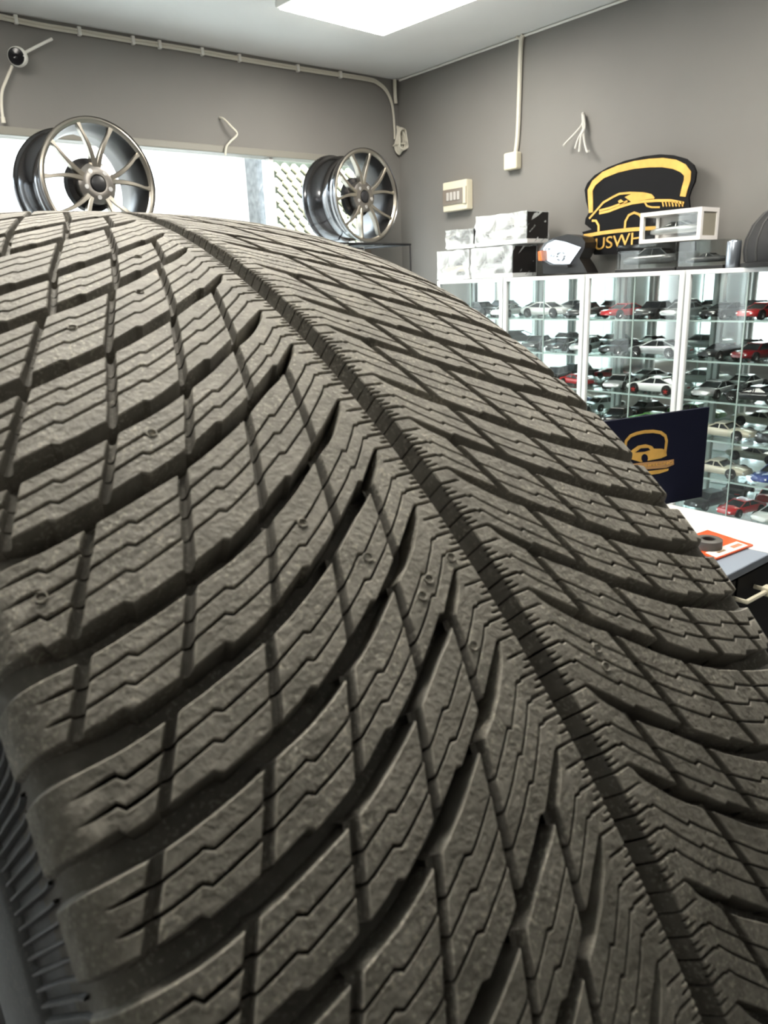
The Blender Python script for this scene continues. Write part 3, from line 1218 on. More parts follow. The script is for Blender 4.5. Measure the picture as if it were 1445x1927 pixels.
MB().prism(sg_pts([(420, 580), (500, 572), (660, 552), (655, 568), (590, 590), (520, 600)])[::-1], 0, .0012, sframe).build('gold_underline', M_GOLD, sign)


def text_mesh(name, body, m, parent, origin, udir, vdir, height, width, depth=.001):
    cu = bpy.data.curves.new(name, 'FONT')
    cu.body = body
    cu.size = 1.0
    cu.extrude = .01
    t = bpy.data.objects.new(name, cu)
    COL.objects.link(t)
    dg = bpy.context.evaluated_depsgraph_get()
    me = bpy.data.meshes.new_from_object(t.evaluated_get(dg))
    bpy.data.objects.remove(t)
    xs = [v.co.x for v in me.vertices]
    ys = [v.co.y for v in me.vertices]
    x0, x1, y0, y1 = min(xs), max(xs), min(ys), max(ys)
    nd = udir.cross(vdir)
    for v in me.vertices:
        u = (v.co.x - x0) / (x1 - x0) * width
        w = (v.co.y - y0) / (y1 - y0) * height
        z = (v.co.z + .01) / .02 * depth
        v.co = origin + udir * u + vdir * w + nd * z
    me.materials.clear()
    me.materials.append(m)
    o = bpy.data.objects.new(name, me)
    COL.objects.link(o)
    o.parent = parent
    return o


u0, v0 = on_sign(*c6((360, 556)))
u1, v1 = on_sign(*c6((692, 512)))
up3 = Vector((0, 0, 1))
td = (sdir * (u1 - u0) + up3 * (v1 - v0))
text_mesh('ribbon_lettering', 'USWHEELS.NO', M_GOLD, sign, sframe(u0, v0, .0018), td.normalized(), up3, .0085, td.length, .0006)

# ------------------------------------------------------------------ alloy wheels on stands
M_CHROME = mat('dark_chrome', (.20, .20, .21), .16, metal=1.0)
M_MACH = mat('machined_bronze_alloy', (.36, .335, .29), .3, metal=.9)
M_SPOKE = mat('gunmetal_spoke', (.30, .28, .26), .3, metal=.9)
M_DARKIN = mat('black_barrel_paint', (.02, .02, .022), .38)


def make_wheel(name, cpx, depth, alpha, label, R=.24, L=.27, roll=0.0):
    r = Vector(ray(*cpx))
    c = Vector((0, 0, CAMZ)) + r * depth
    v = Vector((r.x, r.y, 0)).normalized()
    right = Vector((v.y, -v.x, 0))
    n = (-v * math.cos(alpha) + right * math.sin(alpha)).normalized()    # outward face direction
    root = empty(name, (c.x, c.y, c.z - R), 0, label, 'wheel', 'alloy wheels on stands')
    ux = Vector((0, 0, 1)).cross(n).normalized()
    # local frame: y axis = -n (into the barrel), x = ux, z = up
    m4 = Matrix(((ux.x, -n.x, 0, 0), (ux.y, -n.y, 0, 0), (ux.z, -n.z, 1, R), (0, 0, 0, 1))) @ Matrix.Rotation(roll, 4, 'Y')
    out = [(.004, R * .985), (0, R * .995), (.010, R), (.020, R * .985), (.026, R * .955), (.050, R * .945), (.075, R * .90), (.085, R * .845), (.125, R * .83), (.160, R * .86),
           (.175, R * .925), (L - .03, R * .93), (L - .018, R * .96), (L - .008, R * .99), (L, R * .985)]
    inn = [(L, R * .95), (L - .02, R * .91), (.18, R * .89), (.12, R * .80), (.06, R * .83), (.03, R * .88), (.012, R * .90)]
    MB().lathe(out, 72, 'y').xform(m4).build('barrel', M_CHROME, root, True, math.radians(50))
    MB().lathe(inn, 72, 'y').xform(m4).build('inner_barrel', mat('black_chrome', (.045, .043, .042), .34, metal=.8), root, True, math.radians(50))
    MB().lathe([(.012, R * .90), (.004, R * .925), (.001, R * .955), (.004, R * .985)], 72, 'y').xform(m4).build('lip', M_MACH, root, True)
    # hub
    MB().lathe([(.030, 0), (.030, .030), (.022, .034), (.020, .060), (.030, .078), (.075, .078), (.075, 0)], 40, 'y').xform(m4).build('hub', M_SPOKE, root, True)
    MB().lathe([(.016, 0), (.016, .022), (.020, .029), (.030, .030)], 28, 'y').xform(m4).build('centre_cap', M_DARKIN, root, True)
    for k in range(5):
        t = 2 * math.pi * (k + .5) / 5
        x, z = .052 * math.sin(t), .052 * math.cos(t)
        MB().lathe([(0, 0), (0, .009), (.010, .0075), (.010, 0)], 12, 'y').xform(m4 @ Matrix.Translation((x, .0195, z))).build('lug_hole', mat('bright_bolt', (.7, .7, .7), .25, metal=.8), root, True)
    for k in range(5):
        t0 = 2 * math.pi * k / 5
        for s in (-1, 1):
            ta = t0 + s * .10
            tb = t0 + s * .31
            pts = []
            for i in range(8):
                f = i / 7
                rr = .055 + (R * .915 - .055) * f
                tt = ta + (tb - ta) * min(1.0, f * 1.1) ** 1.1
                y = .022 - .014 * math.sin(f * math.pi) * .4 - .016 * f
                pts.append((rr * math.sin(tt), y, rr * math.cos(tt), tt))
            vs_, fs_ = [], []
            for i, (x, y, z, tt) in enumerate(pts):
                f = i / 7
                hw_ = .0105 - .0045 * f + (.004 if i == 7 else 0)
                tx, tz = math.cos(tt), -math.sin(tt)
                dp_ = .040 - .012 * f
                for (a, yy) in ((-hw_, y + .004), (-hw_ * .7, y), (hw_ * .7, y), (hw_, y + .004), (hw_ * .5, y + dp_), (-hw_ * .5, y + dp_)):
                    vs_.append((x + tx * a, yy, z + tz * a))
            for i in range(7):
                for j in range(6):
                    fs_.append((i * 6 + j, i * 6 + (j + 1) % 6, (i + 1) * 6 + (j + 1) % 6, (i + 1) * 6 + j))
            fs_.append(tuple(range(6)))
            fs_.append(tuple(range(42, 48)))
            MB().add(vs_, fs_).xform(m4).build('spoke', M_MACH, root, True, math.radians(30))
    # disc behind the spokes carrying the bolts
    MB().lathe([(.070, .060), (.078, .100), (.105, .104), (.105, .06)], 40, 'y', True).xform(m4).build('hub_flange', M_DARKIN, root, True)
    return root, c, n


w1, wc1, wn1 = make_wheel('alloy_wheel', (190, 344), 2.99, math.radians(27), 'twin-spoke bronze-grey alloy wheel in the middle of the window', roll=.05)
w2, wc2, wn2 = make_wheel('alloy_wheel', (692, 369), 4.08, math.radians(45), 'twin-spoke bronze-grey alloy wheel near the corner of the room', roll=-.12)


def stand(c, n, label, R=.24, L=.27):
    ux = Vector((0, 0, 1)).cross(n).normalized()
    base = Vector((c.x, c.y, 0)) - n * (L / 2)
    root = empty('display_stand', base, 0, label, 'stand', 'thin black wheel stands')
    zt = c.z - R - .008
    P_ = lambda a, b, z: ux * a + n * b + Vector((0, 0, z))
    A, B = .27, .19
    for sa in (-A, A):
        for sb_ in (-B, B):
            MB().tube([P_(sa, sb_, 0), P_(sa, sb_, zt)], .006, 4).build('leg', M_BLACK, root)
    for z in (zt, .15):
        for sb_ in (-B, B):
            MB().tube([P_(-A - .006, sb_, z), P_(A + .006, sb_, z)], .006, 4).build('rail', M_BLACK, root)
        for sa in (-A, A):
            MB().tube([P_(sa, -B, z), P_(sa, B, z)], .006, 4).build('rail', M_BLACK, root)
    for sa in (-.05, .05):
        MB().tube([P_(sa, -B, zt), P_(sa, B, zt)], .006, 4).build('cross_bar', M_BLACK, root)
    return root


stand(wc1, wn1, 'thin black wire stand under the alloy wheel by the window')
stand(wc2, wn2, 'thin black wire stand under the alloy wheel in the corner')

# ------------------------------------------------------------------ display cabinets
XF = 2.93
ZT = 1.418
CY = [3.17, 2.685, 2.19, 1.705, 1.215, .725]
SHELF = [1.222, 1.062, .902, .742, .582, .422, .262]
M_ALU = mat('white_aluminium', (.80, .82, .82), .35, noise=.02)
M_CGLASS = glass_mat('cabinet_glass', (.96, .98, .975), .022)
M_SHELF = glass_mat('shelf_glass', (.90, .95, .935), .04)
M_EDGE = mat('green_glass_edge', (.45, .56, .53), .15)
M_MIRROR = mat('mirror_back', (.80, .82, .82), .05, metal=1.0)
CAB = ['cabinet under the wrapped boxes', 'cabinet under the headlamp', 'cabinet under the gold emblem', 'cabinet under the black dome', 'cabinet beyond the black dome']
CLAB = ['white-framed glass cabinet under the wrapped boxes, nearest the room corner', 'white-framed glass cabinet under the headlamp, full of model cars',
        'white-framed glass cabinet under the gold emblem, full of model cars', 'white-framed glass cabinet under the black dome, behind the blue sign',
        'white-framed glass cabinet standing beyond the black dome']
for ci in range(5):
    ya, yb = CY[ci + 1] + .004, CY[ci] - .004
    root = empty('display_cabinet', (XF + .15, (ya + yb) / 2, 0), 0, CLAB[ci], 'cabinet', 'glass display cabinets')
    o0 = Vector(root.location)

    def cpart(mb, name, m):
        mb.v = [v - o0 for v in mb.v]
        return mb.build(name, m, root)
    p = .020
    for x0 in (XF, XR - .006 - p):
        for y0 in (ya, yb - p):
            cpart(MB().box(x0, x0 + p, y0, y0 + p, 0, ZT, .003), 'post', M_ALU)
    for z0, z1 in ((ZT - .018, ZT), (.06, .08)):
        cpart(MB().box(XF, XF + p, ya + p, yb - p, z0, z1, .002), 'front_rail', M_ALU)
        cpart(MB().box(XR - .006 - p, XR - .006, ya + p, yb - p, z0, z1, .002), 'back_rail', M_ALU)
        for y0 in (ya, yb - p):
            cpart(MB().box(XF + p, XR - .006 - p, y0, y0 + p, z0, z1, .002), 'side_rail', M_ALU)
    cpart(MB().box(XF + p, XR - .026, ya + p, yb - p, ZT - .012, ZT - .006), 'top_glass', M_CGLASS)
    cpart(MB().box(XF + p, XR - .026, ya + p, yb - p, .062, .078), 'floor_panel', M_ALU)
    cpart(MB().box(XR - .014, XR - .008, ya + .005, yb - .005, .08, ZT - .018), 'back_mirror', M_MIRROR)
    for y0 in (ya + .007, yb - .012):
        cpart(MB().box(XF + p, XR - .026, y0, y0 + .005, .08, ZT - .018), 'side_glass', M_CGLASS)
    mid = (ya + yb) / 2
    for k, (a, b) in enumerate(((ya + p, mid + .012), (mid - .012, yb - p))):
        cpart(MB().box(XF + .004 + .007 * k, XF + .008 + .007 * k, a, b, .08, ZT - .018), 'door_glass', M_CGLASS)
    cpart(MB().box(XF + .003, XF + .0095, mid - .014, mid - .011, .08, ZT - .018), 'door_edge', M_EDGE)
    for z in SHELF:
        cpart(MB().box(XF + .026, XR - .026, ya + .014, yb - .014, z - .006, z), 'shelf', M_SHELF)
        cpart(MB().box(XF + .0235, XF + .0258, ya + .014, yb - .014, z - .0065, z + .0005), 'shelf_edge', M_EDGE)


# ------------------------------------------------------------------ model cars
def loft(secs):
    vs_, fs_ = [], []
    n = len(secs[0])
    for s in secs:
        vs_ += s
    for i in range(len(secs) - 1):
        for j in range(n):
            fs_.append((i * n + j, i * n + (j + 1) % n, (i + 1) * n + (j + 1) % n, (i + 1) * n + j))
    fs_.append(tuple(range(n)))
    fs_.append(tuple(range((len(secs) - 1) * n, len(secs) * n)))
    return vs_, fs_


STY = {
    'coupe': dict(top=[.135, .165, .19, .188, .18, .178, .17, .145, .09], belt=.178, roof=.265, gx=(-.36, -.14, .06, .24), L=.25),
    'saloon': dict(top=[.15, .185, .20, .195, .19, .188, .18, .155, .10], belt=.188, roof=.29, gx=(-.33, -.20, .09, .22), L=.26),
    'roadster': dict(top=[.13, .16, .18, .178, .172, .17, .162, .14, .09], belt=.17, roof=.245, gx=(-.22, -.08, .05, .16), L=.24),
    'off-roader': dict(top=[.22, .235, .24, .24, .235, .235, .225, .20, .13], belt=.232, roof=.385, gx=(-.46, -.42, .10, .22), L=.25)}
XS = [-.5, -.475, -.39, -.2, 0, .2, .36, .465, .5]
HW = [.15, .185, .203, .207, .205, .207, .198, .17, .12]
CAR = {}
M_CGL = mat('car_window_tint', (.02, .023, .026), .08)
M_TYR = mat('model_tyre', (.015, .015, .015), .6)
M_RIM = mat('model_rim', (.55, .55, .56), .25, metal=.9)
M_LAMP = mat('model_headlamp', (.85, .87, .88), .12)
M_TAIL = mat('model_tail_lamp', (.5, .02, .02), .2)
for sty, d in STY.items():
    L = d['L']
    z0 = .052
    secs = []
    for x, t, w in zip(XS, d['top'], HW):
        b = z0 if abs(x) < .45 else z0 + .02
        m_ = b + (t - b) * .55
        half = [(0, b), (w * .86, b), (w * .97, b + (t - b) * .18), (w, m_), (w * .97, m_ + (t - m_) * .55), (w * .86, t - (t - m_) * .06), (0, t + .006)]
        ring_ = [(x * L, y * L, z * L) for y, z in half] + [(x * L, -y * L, z * L) for y, z in half[-2:0:-1]]
        secs.append(ring_)
    bmb = MB().add(*loft(secs))
    # wheel arches: dark rings set into the flanks come with the wheels
    body = bmb.build('body', M_ALU, None, True, math.radians(40))
    gx = d['gx']
    be, ro = d['belt'], d['roof']
    gs = []
    for x, z, wb in ((gx[0], be + .002, .168), (gx[1], ro, .150), (gx[2], ro, .150), (gx[3], be + .002, .165)):
        top = wb * .82
        gs.append([(x * L, -wb * L if z < be + .01 else -top * L, z * L), (x * L, wb * L if z < be + .01 else top * L, z * L)])
    # greenhouse: belt rectangle to roof rectangle
    wb, wt = .180, .138
    B4 = [(gx[0] * L, -wb * L * .9, be * L - .001), (gx[3] * L, -wb * L * .95, be * L - .001), (gx[3] * L, wb * L * .95, be * L - .001), (gx[0] * L, wb * L * .9, be * L - .001)]
    R4 = [(gx[1] * L, -wt * L, ro * L - .002), (gx[2] * L, -wt * L, ro * L - .002), (gx[2] * L, wt * L, ro * L - .002), (gx[1] * L, wt * L, ro * L - .002)]
    glass = MB().add(B4 + R4, [(0, 1, 5, 4), (1, 2, 6, 5), (2, 3, 7, 6), (3, 0, 4, 7), (4, 5, 6, 7), (3, 2, 1, 0)]).build('windows', M_CGL)
    rm_ = MB()
    rm_.box(gx[1] * L - .006, gx[2] * L + .005, -wt * L - .001, wt * L + .001, ro * L - .003, ro * L + .002, .002)
    for i in range(4):
        a, b = Vector(B4[i]), Vector(R4[i])
        rm_.tube([a, b], .0022, 5)
    for s in (-1, 1):
        xm = (gx[1] + gx[2]) / 2 * L
        rm_.tube([(xm, s * wb * L * .93, be * L), (xm, s * wt * L, ro * L - .002)], .002, 5)
    roof = rm_.build('roof', M_ALU)
    wr = .068 * L if sty != 'off-roader' else .085 * L
    ty = MB().lathe([(-.010, wr * .6), (-.010, wr * .95), (-.006, wr), (.006, wr), (.010, wr * .95), (.010, wr * .6)], 18, 'y', True).build('wheel', M_TYR, None, True)
    rmm = MB()
    rmm.lathe([(-.0103, 0), (-.0103, wr * .18), (-.006, wr * .2), (-.006, wr * .58), (-.0105, wr * .62), (.0105, wr * .62), (.006, wr * .58), (.006, wr * .2), (.0103, wr * .18), (.0103, 0)], 18, 'y')
    for k in range(5):
        a = 2 * math.pi * k / 5
        for s in (-1, 1):
            rmm.tube([(0, s * .0095, 0), (wr * .6 * math.sin(a), s * .0098, wr * .6 * math.cos(a))], .0018, 4)
    rim = rmm.build('rim', M_RIM, None, True)
    lamp = MB().add(*loft([[(-.012, -.008, -.003), (-.012, .008, -.003), (-.012, .008, .005), (-.012, -.008, .005)],
                           [(.004, -.006, -.003), (.004, .004, -.003), (.002, .004, .002), (.002, -.006, .002)]])).build('headlamp', M_LAMP)
    tail = MB().box(-.004, .003, -.012, .012, -.003, .003, .001).build('tail_lamp', M_TAIL)
    arch_ = MB().lathe([(-.004, 0), (-.004, wr * 1.22), (.004, wr * 1.22), (.004, 0)], 20, 'y').build('wheel_arch', mat('arch_black', (.008, .008, .008), .7), None, True)
    CAR[sty] = dict(body=body, windows=glass, roof=roof, wheel=ty, rim=rim, headlamp=lamp, tail_lamp=tail, wheel_arch=arch_, wr=wr, L=L)
    for k_ in ('body', 'windows', 'roof', 'wheel', 'rim', 'headlamp', 'tail_lamp', 'wheel_arch'):
        o = CAR[sty][k_]
        CAR[sty][k_] = o.data
        bpy.data.objects.remove(o)

PAINT = {'red': (.55, .012, .015), 'dark red': (.16, .006, .01), 'black': (.010, .010, .012), 'white': (.80, .80, .79), 'silver': (.50, .51, .52), 'grey': (.10, .105, .11),
         'blue': (.012, .035, .22), 'green': (.10, .30, .06), 'cream': (.66, .60, .48), 'charcoal': (.03, .032, .035), 'yellow': (.70, .45, .03), 'orange': (.70, .16, .02)}


def paint(c):
    return mat('car_paint_' + c.replace(' ', '_'), PAINT[c], .28, coat=.8, metal=.5 if c in ('silver', 'grey') else .0)


def add_part(me, name, parent, loc=(0, 0, 0), rz=0.0, m=None):
    o = bpy.data.objects.new(name, me)
    COL.objects.link(o)
    o.parent = parent
    o.location = loc
    o.rotation_euler = (0, 0, rz)
    if m is not None:
        o.material_slots[0].link = 'OBJECT'
        o.material_slots[0].material = m
    return o


def model_car(sty, colr, loc, rz, label, group='model cars in the glass cabinets', rimcol=None, scale=1.0):
    d = CAR[sty]
    L, wr = d['L'], d['wr']
    root = empty('model_car', loc, rz, label, 'model car', group)
    root.scale = (scale, scale, scale)
    pm_ = paint(colr)
    add_part(d['body'], 'body', root, m=pm_)
    add_part(d['windows'], 'windows', root)
    add_part(d['roof'], 'roof', root, m=pm_)
    for sx in (-.29, .30):
        for sy in (-1, 1):
            add_part(d['wheel_arch'], 'wheel_arch', root, (sx * L, sy * .2035 * L, wr * 1.30))
            w = add_part(d['wheel'], 'wheel', root, (sx * L, sy * (.205 * L - .004), wr))
            add_part(d['rim'], 'rim', w, m=rimcol)
    t_ = d['body']
    zf = STY[sty]['top'][7] * L * .80
    for s in (-1, 1):
        add_part(d['headlamp'], 'headlamp', root, (.472 * L, s * .135 * L, zf))
        add_part(d['tail_lamp'], 'tail_lamp', root, (-.488 * L, s * .10 * L, STY[sty]['top'][0] * L * .85))
    return root


ORD = ['top', 'second', 'third', 'fourth', 'fifth', 'sixth']
H = math.pi / 2
# cabinet, shelf, [(style, colour, fraction across from the far side, x offset from the front, heading)]
# heading 0: nose towards -Y (to the right in the picture); H: nose out into the room
PLAN = {
    (0, 0): [('saloon', 'grey', .28, .15, .1), ('coupe', 'white', .74, .14, .9)],
    (0, 1): [('coupe', 'black', .5, .14, .4)],
    (1, 0): [('coupe', 'white', .26, .12, .0), ('saloon', 'charcoal', .80, .15, 1.4)],
    (1, 1): [('saloon', 'grey', .24, .13, 1.1), ('coupe', 'charcoal', .52, .14, 1.3), ('saloon', 'silver', .80, .15, 1.1)],
    (1, 2): [('coupe', 'silver', .22, .14, 1.2), ('off-roader', 'black', .52, .16, 1.4), ('coupe', 'red', .84, .10, .2)],
    (1, 3): [('coupe', 'blue', .3, .14, 1.2), ('saloon', 'white', .7, .14, 1.0)],
    (1, 4): [('saloon', 'black', .3, .14, 1.2), ('coupe', 'yellow', .7, .14, 1.0)],
    (2, 0): [('coupe', 'red', .22, .11, 2.1), ('saloon', 'charcoal', .56, .15, 1.5), ('coupe', 'silver', .86, .11, 1.6)],
    (2, 1): [('coupe', 'charcoal', .20, .12, 2.0), ('coupe', 'silver', .70, .07, 3.14)],
    (2, 2): [('coupe', 'silver', .20, .12, 1.2), ('coupe', 'white', .68, .07, 3.14)],
    (2, 3): [('saloon', 'black', .20, .13, 1.3), ('coupe', 'green', .62, .08, .0)],
    (2, 4): [('coupe', 'orange', .25, .13, 1.0), ('coupe', 'black', .65, .13, 1.2)],
    (3, 0): [('coupe', 'black', .20, .12, 1.8), ('coupe', 'red', .50, .10, 2.0), ('saloon', 'charcoal', .80, .14, 1.7)],
    (3, 1): [('coupe', 'charcoal', .18, .12, 1.8), ('saloon', 'dark red', .46, .12, 1.85), ('coupe', 'silver', .80, .12, 1.8)],
    (3, 2): [('coupe', 'silver', .15, .13, 1.6), ('roadster', 'black', .60, .07, 3.14)],
    (3, 3): [('roadster', 'cream', .32, .08, .0), ('off-roader', 'black', .80, .12, 1.75)],
    (3, 4): [('roadster', 'cream', .30, .08, .0), ('saloon', 'blue', .80, .11, 1.8)],
    (3, 5): [('saloon', 'charcoal', .18, .12, 1.8), ('coupe', 'red', .46, .11, 1.8), ('coupe', 'white', .80, .11, 1.8)],
    (4, 0): [('coupe', 'red', .25, .12, 1.8), ('saloon', 'black', .60, .12, 1.8)],
    (4, 2): [('coupe', 'white', .25, .12, 1.8), ('saloon', 'grey', .60, .12, 1.8)],
    (4, 4): [('coupe', 'blue', .25, .12, 1.8), ('off-roader', 'silver', .60, .12, 1.8)],
}
RED_RIM = mat('red_rim', (.5, .03, .02), .3)
for (ci, si), lst in PLAN.items():
    ya, yb = CY[ci + 1] + .019, CY[ci] - .019
    room = yb - ya

    def ext(sty, hd, s):
        L_, W_ = CAR[sty]['L'] * s, CAR[sty]['L'] * .43 * s
        c_, s_ = abs(math.cos(hd)), abs(math.sin(hd))
        return L_ * c_ + W_ * s_ + .004, L_ * s_ + W_ * c_ + .004        # along Y, along X

    cars = sorted(lst, key=lambda c: c[2])
    heads = [c[4] for c in cars]
    sc_ = 1.09
    if sum(ext(c[0], h_, sc_)[0] for c, h_ in zip(cars, heads)) > room:
        heads = [h_ if abs(math.cos(h_)) > .97 else 1.5708 + max(-.22, min(.22, h_ - 1.5708)) for h_ in heads]
    while sum(ext(c[0], h_, sc_)[0] for c, h_ in zip(cars, heads)) > room and sc_ > .6:
        sc_ -= .02
    exts = [ext(c[0], h_, sc_) for c, h_ in zip(cars, heads)]
    pos = [yb - room * c[2] for c in cars]                       # far side first
    # push apart, far to near and back again
    lim = yb
    for i in range(len(cars)):
        pos[i] = min(pos[i], lim - exts[i][0] / 2)
        lim = pos[i] - exts[i][0] / 2
    lim = ya
    for i in range(len(cars) - 1, -1, -1):
        pos[i] = max(pos[i], lim + exts[i][0] / 2)
        lim = pos[i] + exts[i][0] / 2
    for (sty, colr, fr, xo, hd), h_, e_, y in zip(cars, heads, exts, pos):
        s1 = sc_
        while ext(sty, h_, s1)[1] > XR - .016 - (XF + .027):
            s1 -= .01
        ex = ext(sty, h_, s1)[1] / 2
        x = min(max(XF + .035 + xo, XF + .0275 + ex), XR - .016 - ex)
        rz = math.atan2(-math.cos(h_), -math.sin(h_))
        rr = RED_RIM if (ci, si, colr) == (2, 2, 'white') else None
        model_car(sty, colr, (x, y, SHELF[si] + .0003), rz, '%s model %s on the %s glass shelf of the %s' % (colr, sty, ORD[si], CAB[ci]), rimcol=rr, scale=s1)

# ------------------------------------------------------------------ things on top of the cabinets
ZS = ZT + .0005
def film_mat(name, tint, fac, seed):
    if name in MATS:
        return MATS[name]
    m = bpy.data.materials.new(name)
    m.use_nodes = True
    nt = m.node_tree
    nt.nodes.clear()
    o = nt.nodes.new('ShaderNodeOutputMaterial')
    t = nt.nodes.new('ShaderNodeBsdfTransparent')
    p_ = nt.nodes.new('ShaderNodeBsdfPrincipled')
    p_.inputs['Base Color'].default_value = (*tint, 1)
    p_.inputs['Roughness'].default_value = .12
    mx = nt.nodes.new('ShaderNodeMixShader')
    tc = nt.nodes.new('ShaderNodeTexCoord')
    n = nt.nodes.new('ShaderNodeTexNoise')
    n.inputs['Scale'].default_value = 11
    n.inputs['Detail'].default_value = 2
    n.inputs['Distortion'].default_value = .8
    r = nt.nodes.new('ShaderNodeValToRGB')
    r.color_ramp.elements[0].position = .38
    r.color_ramp.elements[0].color = (fac * .45,) * 3 + (1,)
    r.color_ramp.elements[1].position = .62
    r.color_ramp.elements[1].color = (min(1, fac * 1.5),) * 3 + (1,)
    b = nt.nodes.new('ShaderNodeBump')
    b.inputs['Strength'].default_value = .9
    b.inputs['Distance'].default_value = .02
    nt.links.new(tc.outputs['Object'], n.inputs['Vector'])
    nt.links.new(n.outputs['Fac'], r.inputs['Fac'])
    nt.links.new(n.outputs['Fac'], b.inputs['Height'])
    nt.links.new(b.outputs['Normal'], p_.inputs['Normal'])
    nt.links.new(r.outputs['Color'], mx.inputs['Fac'])
    nt.links.new(t.outputs[0], mx.inputs[1])
    nt.links.new(p_.outputs[0], mx.inputs[2])
    nt.links.new(mx.outputs[0], o.inputs['Surface'])
    MATS[name] = m
    return m


M_FILM = film_mat('crumpled_clear_film', (.80, .84, .84), .55, 1)


def crumple(mb, amp, seed):
    rnd = random.Random(seed)
    bm = bmesh.new()
    vs_ = [bm.verts.new(v) for v in mb.v]
    for f in mb.f:
        bm.faces.new([vs_[i] for i in f])
    bmesh.ops.subdivide_edges(bm, edges=bm.edges[:], cuts=5, use_grid_fill=True)
    for v in bm.verts:
        v.co += Vector((rnd.uniform(-amp, amp), rnd.uniform(-amp, amp), rnd.uniform(-amp, amp)))
    bm.verts.index_update()
    out = MB().add([v.co.copy() for v in bm.verts], [[v.index for v in f.verts] for f in bm.faces])
    bm.free()
    return out


def wrapped_box(y0, y1, x0, x1, z0, z1, label, inner, endm, seed):
    root = empty('wrapped_box', ((x0 + x1) / 2, (y0 + y1) / 2, z0), 0, label, 'box', 'film wrapped model boxes')
    hx, hy, h = (x1 - x0) / 2, (y1 - y0) / 2, z1 - z0
    MB().box(-hx, hx, -hy, hy, .0015, .022, .002).build('tray', mat('white_card', (.75, .76, .76), .6), root)
    MB().box(hx - .006, hx, -hy, hy, .022, h - .004).build('back_card', mat('pale_card', (.60, .62, .62), .6), root)
    MB().box(-hx, hx - .006, -hy, -hy + .006, .022, h - .004).build('end_card', endm, root)
    d = CAR[inner[0]]
    pm_ = paint(inner[1])
    add_part(d['body'], 'boxed_model', root, (0, 0, .03), H, m=pm_)
    add_part(d['windows'], 'boxed_model_windows', root, (0, 0, .03), H)
    crumple(MB().box(-hx - .004, hx + .002, -hy + .002, hy + .004, .006, h), .0035, seed).build('film', M_FILM, root, True, math.radians(15))
    return root


y_ = lambda px, py, x: on_x(px, py, x).y
M_BEND = mat('black_card', (.015, .014, .014), .4)
wrapped_box(y_(883, 490, XF + .02), y_(822, 490, XF + .02) - .01, XF + .02, XF + .20, ZS, ZS + .150, 'low wrapped box with clear film and pale pink contents at the end of the row', ('coupe', 'cream'), mat('pale_card'), 3)
wrapped_box(y_(965, 490, XF + .02), y_(887.5, 490, XF + .02), XF + .02, XF + .20, ZS, ZS + .152, 'wrapped box with clear film and a black end, beside the headlamp', ('saloon', 'silver'), M_BEND, 4)
wrapped_box(y_(889.5, 440, XF + .05), y_(838, 445, XF + .05), XF + .06, XF + .20, ZS + .1555, ZS + .255, 'small wrapped box on top of the wrapped row, dark lid', ('coupe', 'charcoal'), M_BEND, 5)
wrapped_box(y_(992, 435, XF + .05), y_(896, 435, XF + .05), XF + .05, XF + .21, ZS + .1565, ZS + .305, 'bright wrapped box with a black windowed end on top of the wrapped row', ('coupe', 'white'), M_BEND, 6)

# car headlamp lying on the cabinet
hl = empty('car_headlamp', (XF + .12, (y_(1003, 490, XF + .04) + y_(1105, 490, XF + .04)) / 2, ZS), 0, 'spare car headlamp with clear lens and orange corner reflector', 'headlamp')
hb = Vector(hl.location)


def c4(p):
    return (820 + p[0] / 5.161, 390 + p[1] / 5.161)


def hpts(lst, x):
    out = []
    for p in lst:
        w = on_x(*c4(p), x)
        out.append((w.y - hb.y, w.z - hb.z))
    return out


hfr = lambda u, v, d: Vector((d, u, v))
x0 = XF + .05
MB().prism(hpts([(940, 400), (960, 350), (1040, 300), (1180, 262), (1330, 290), (1360, 340), (1350, 400), (1300, 500), (1340, 560), (1380, 640), (950, 650), (935, 500)], x0), .0, .085, hfr).build('housing', M_BEND, hl)
MB().prism(hpts([(950, 400), (1000, 345), (1080, 310), (1180, 330), (1340, 385), (1220, 560), (1060, 560), (985, 520)], x0), -.030, -.022, hfr).build('lens', glass_mat('lens_glass', (.95, .97, 1.0), .04), hl)
MB().prism(hpts([(958, 405), (1000, 352), (1080, 318), (1180, 338), (1325, 390), (1215, 552), (1062, 552), (990, 515)], x0), -.006, -.002, hfr).build('reflector', mat('bright_chrome', (.86, .87, .88), .18, metal=1.0), hl)
for (cx, cy, rr) in ((1000, 400, 26), (1130, 480, 50), (1045, 470, 22)):
    w = on_x(*c4((cx, cy)), x0)
    MB().lathe([(-.012, rr / 5.161 * .0022), (-.001, rr / 5.161 * .0014), (0.0, 0)], 20, 'x').xform(Matrix.Translation((-.004, w.y - hb.y, w.z - hb.z))).build('lamp_bowl', mat('bright_chrome'), hl, True)
MB().prism(hpts([(935, 430), (968, 420), (975, 520), (940, 520)], x0), -.028, .0, hfr).build('orange_reflector', mat('orange_plastic', (.75, .16, .02), .2), hl)
MB().prism(hpts([(1040, 560), (1220, 560), (1230, 580), (1000, 575)], x0), -.03, .0, hfr).build('bezel', M_BEND, hl)

# emblem sign
XS_ = XR - .075
def c5(p):
    return (1080 + p[0] / 3.959, 270 + p[1] / 3.959)


eb = on_x(1200, 500, XS_)
em = empty('emblem_sign', (XS_, eb.y, ZS), 0, 'black cut-out sign with gold cap outline, car and lettering', 'sign')
eb = Vector(em.location)


def epts(lst):
    out = []
    for p in lst:
        w = on_x(*c5(p), XS_)
        out.append((w.y - eb.y, w.z - eb.z))
    return out


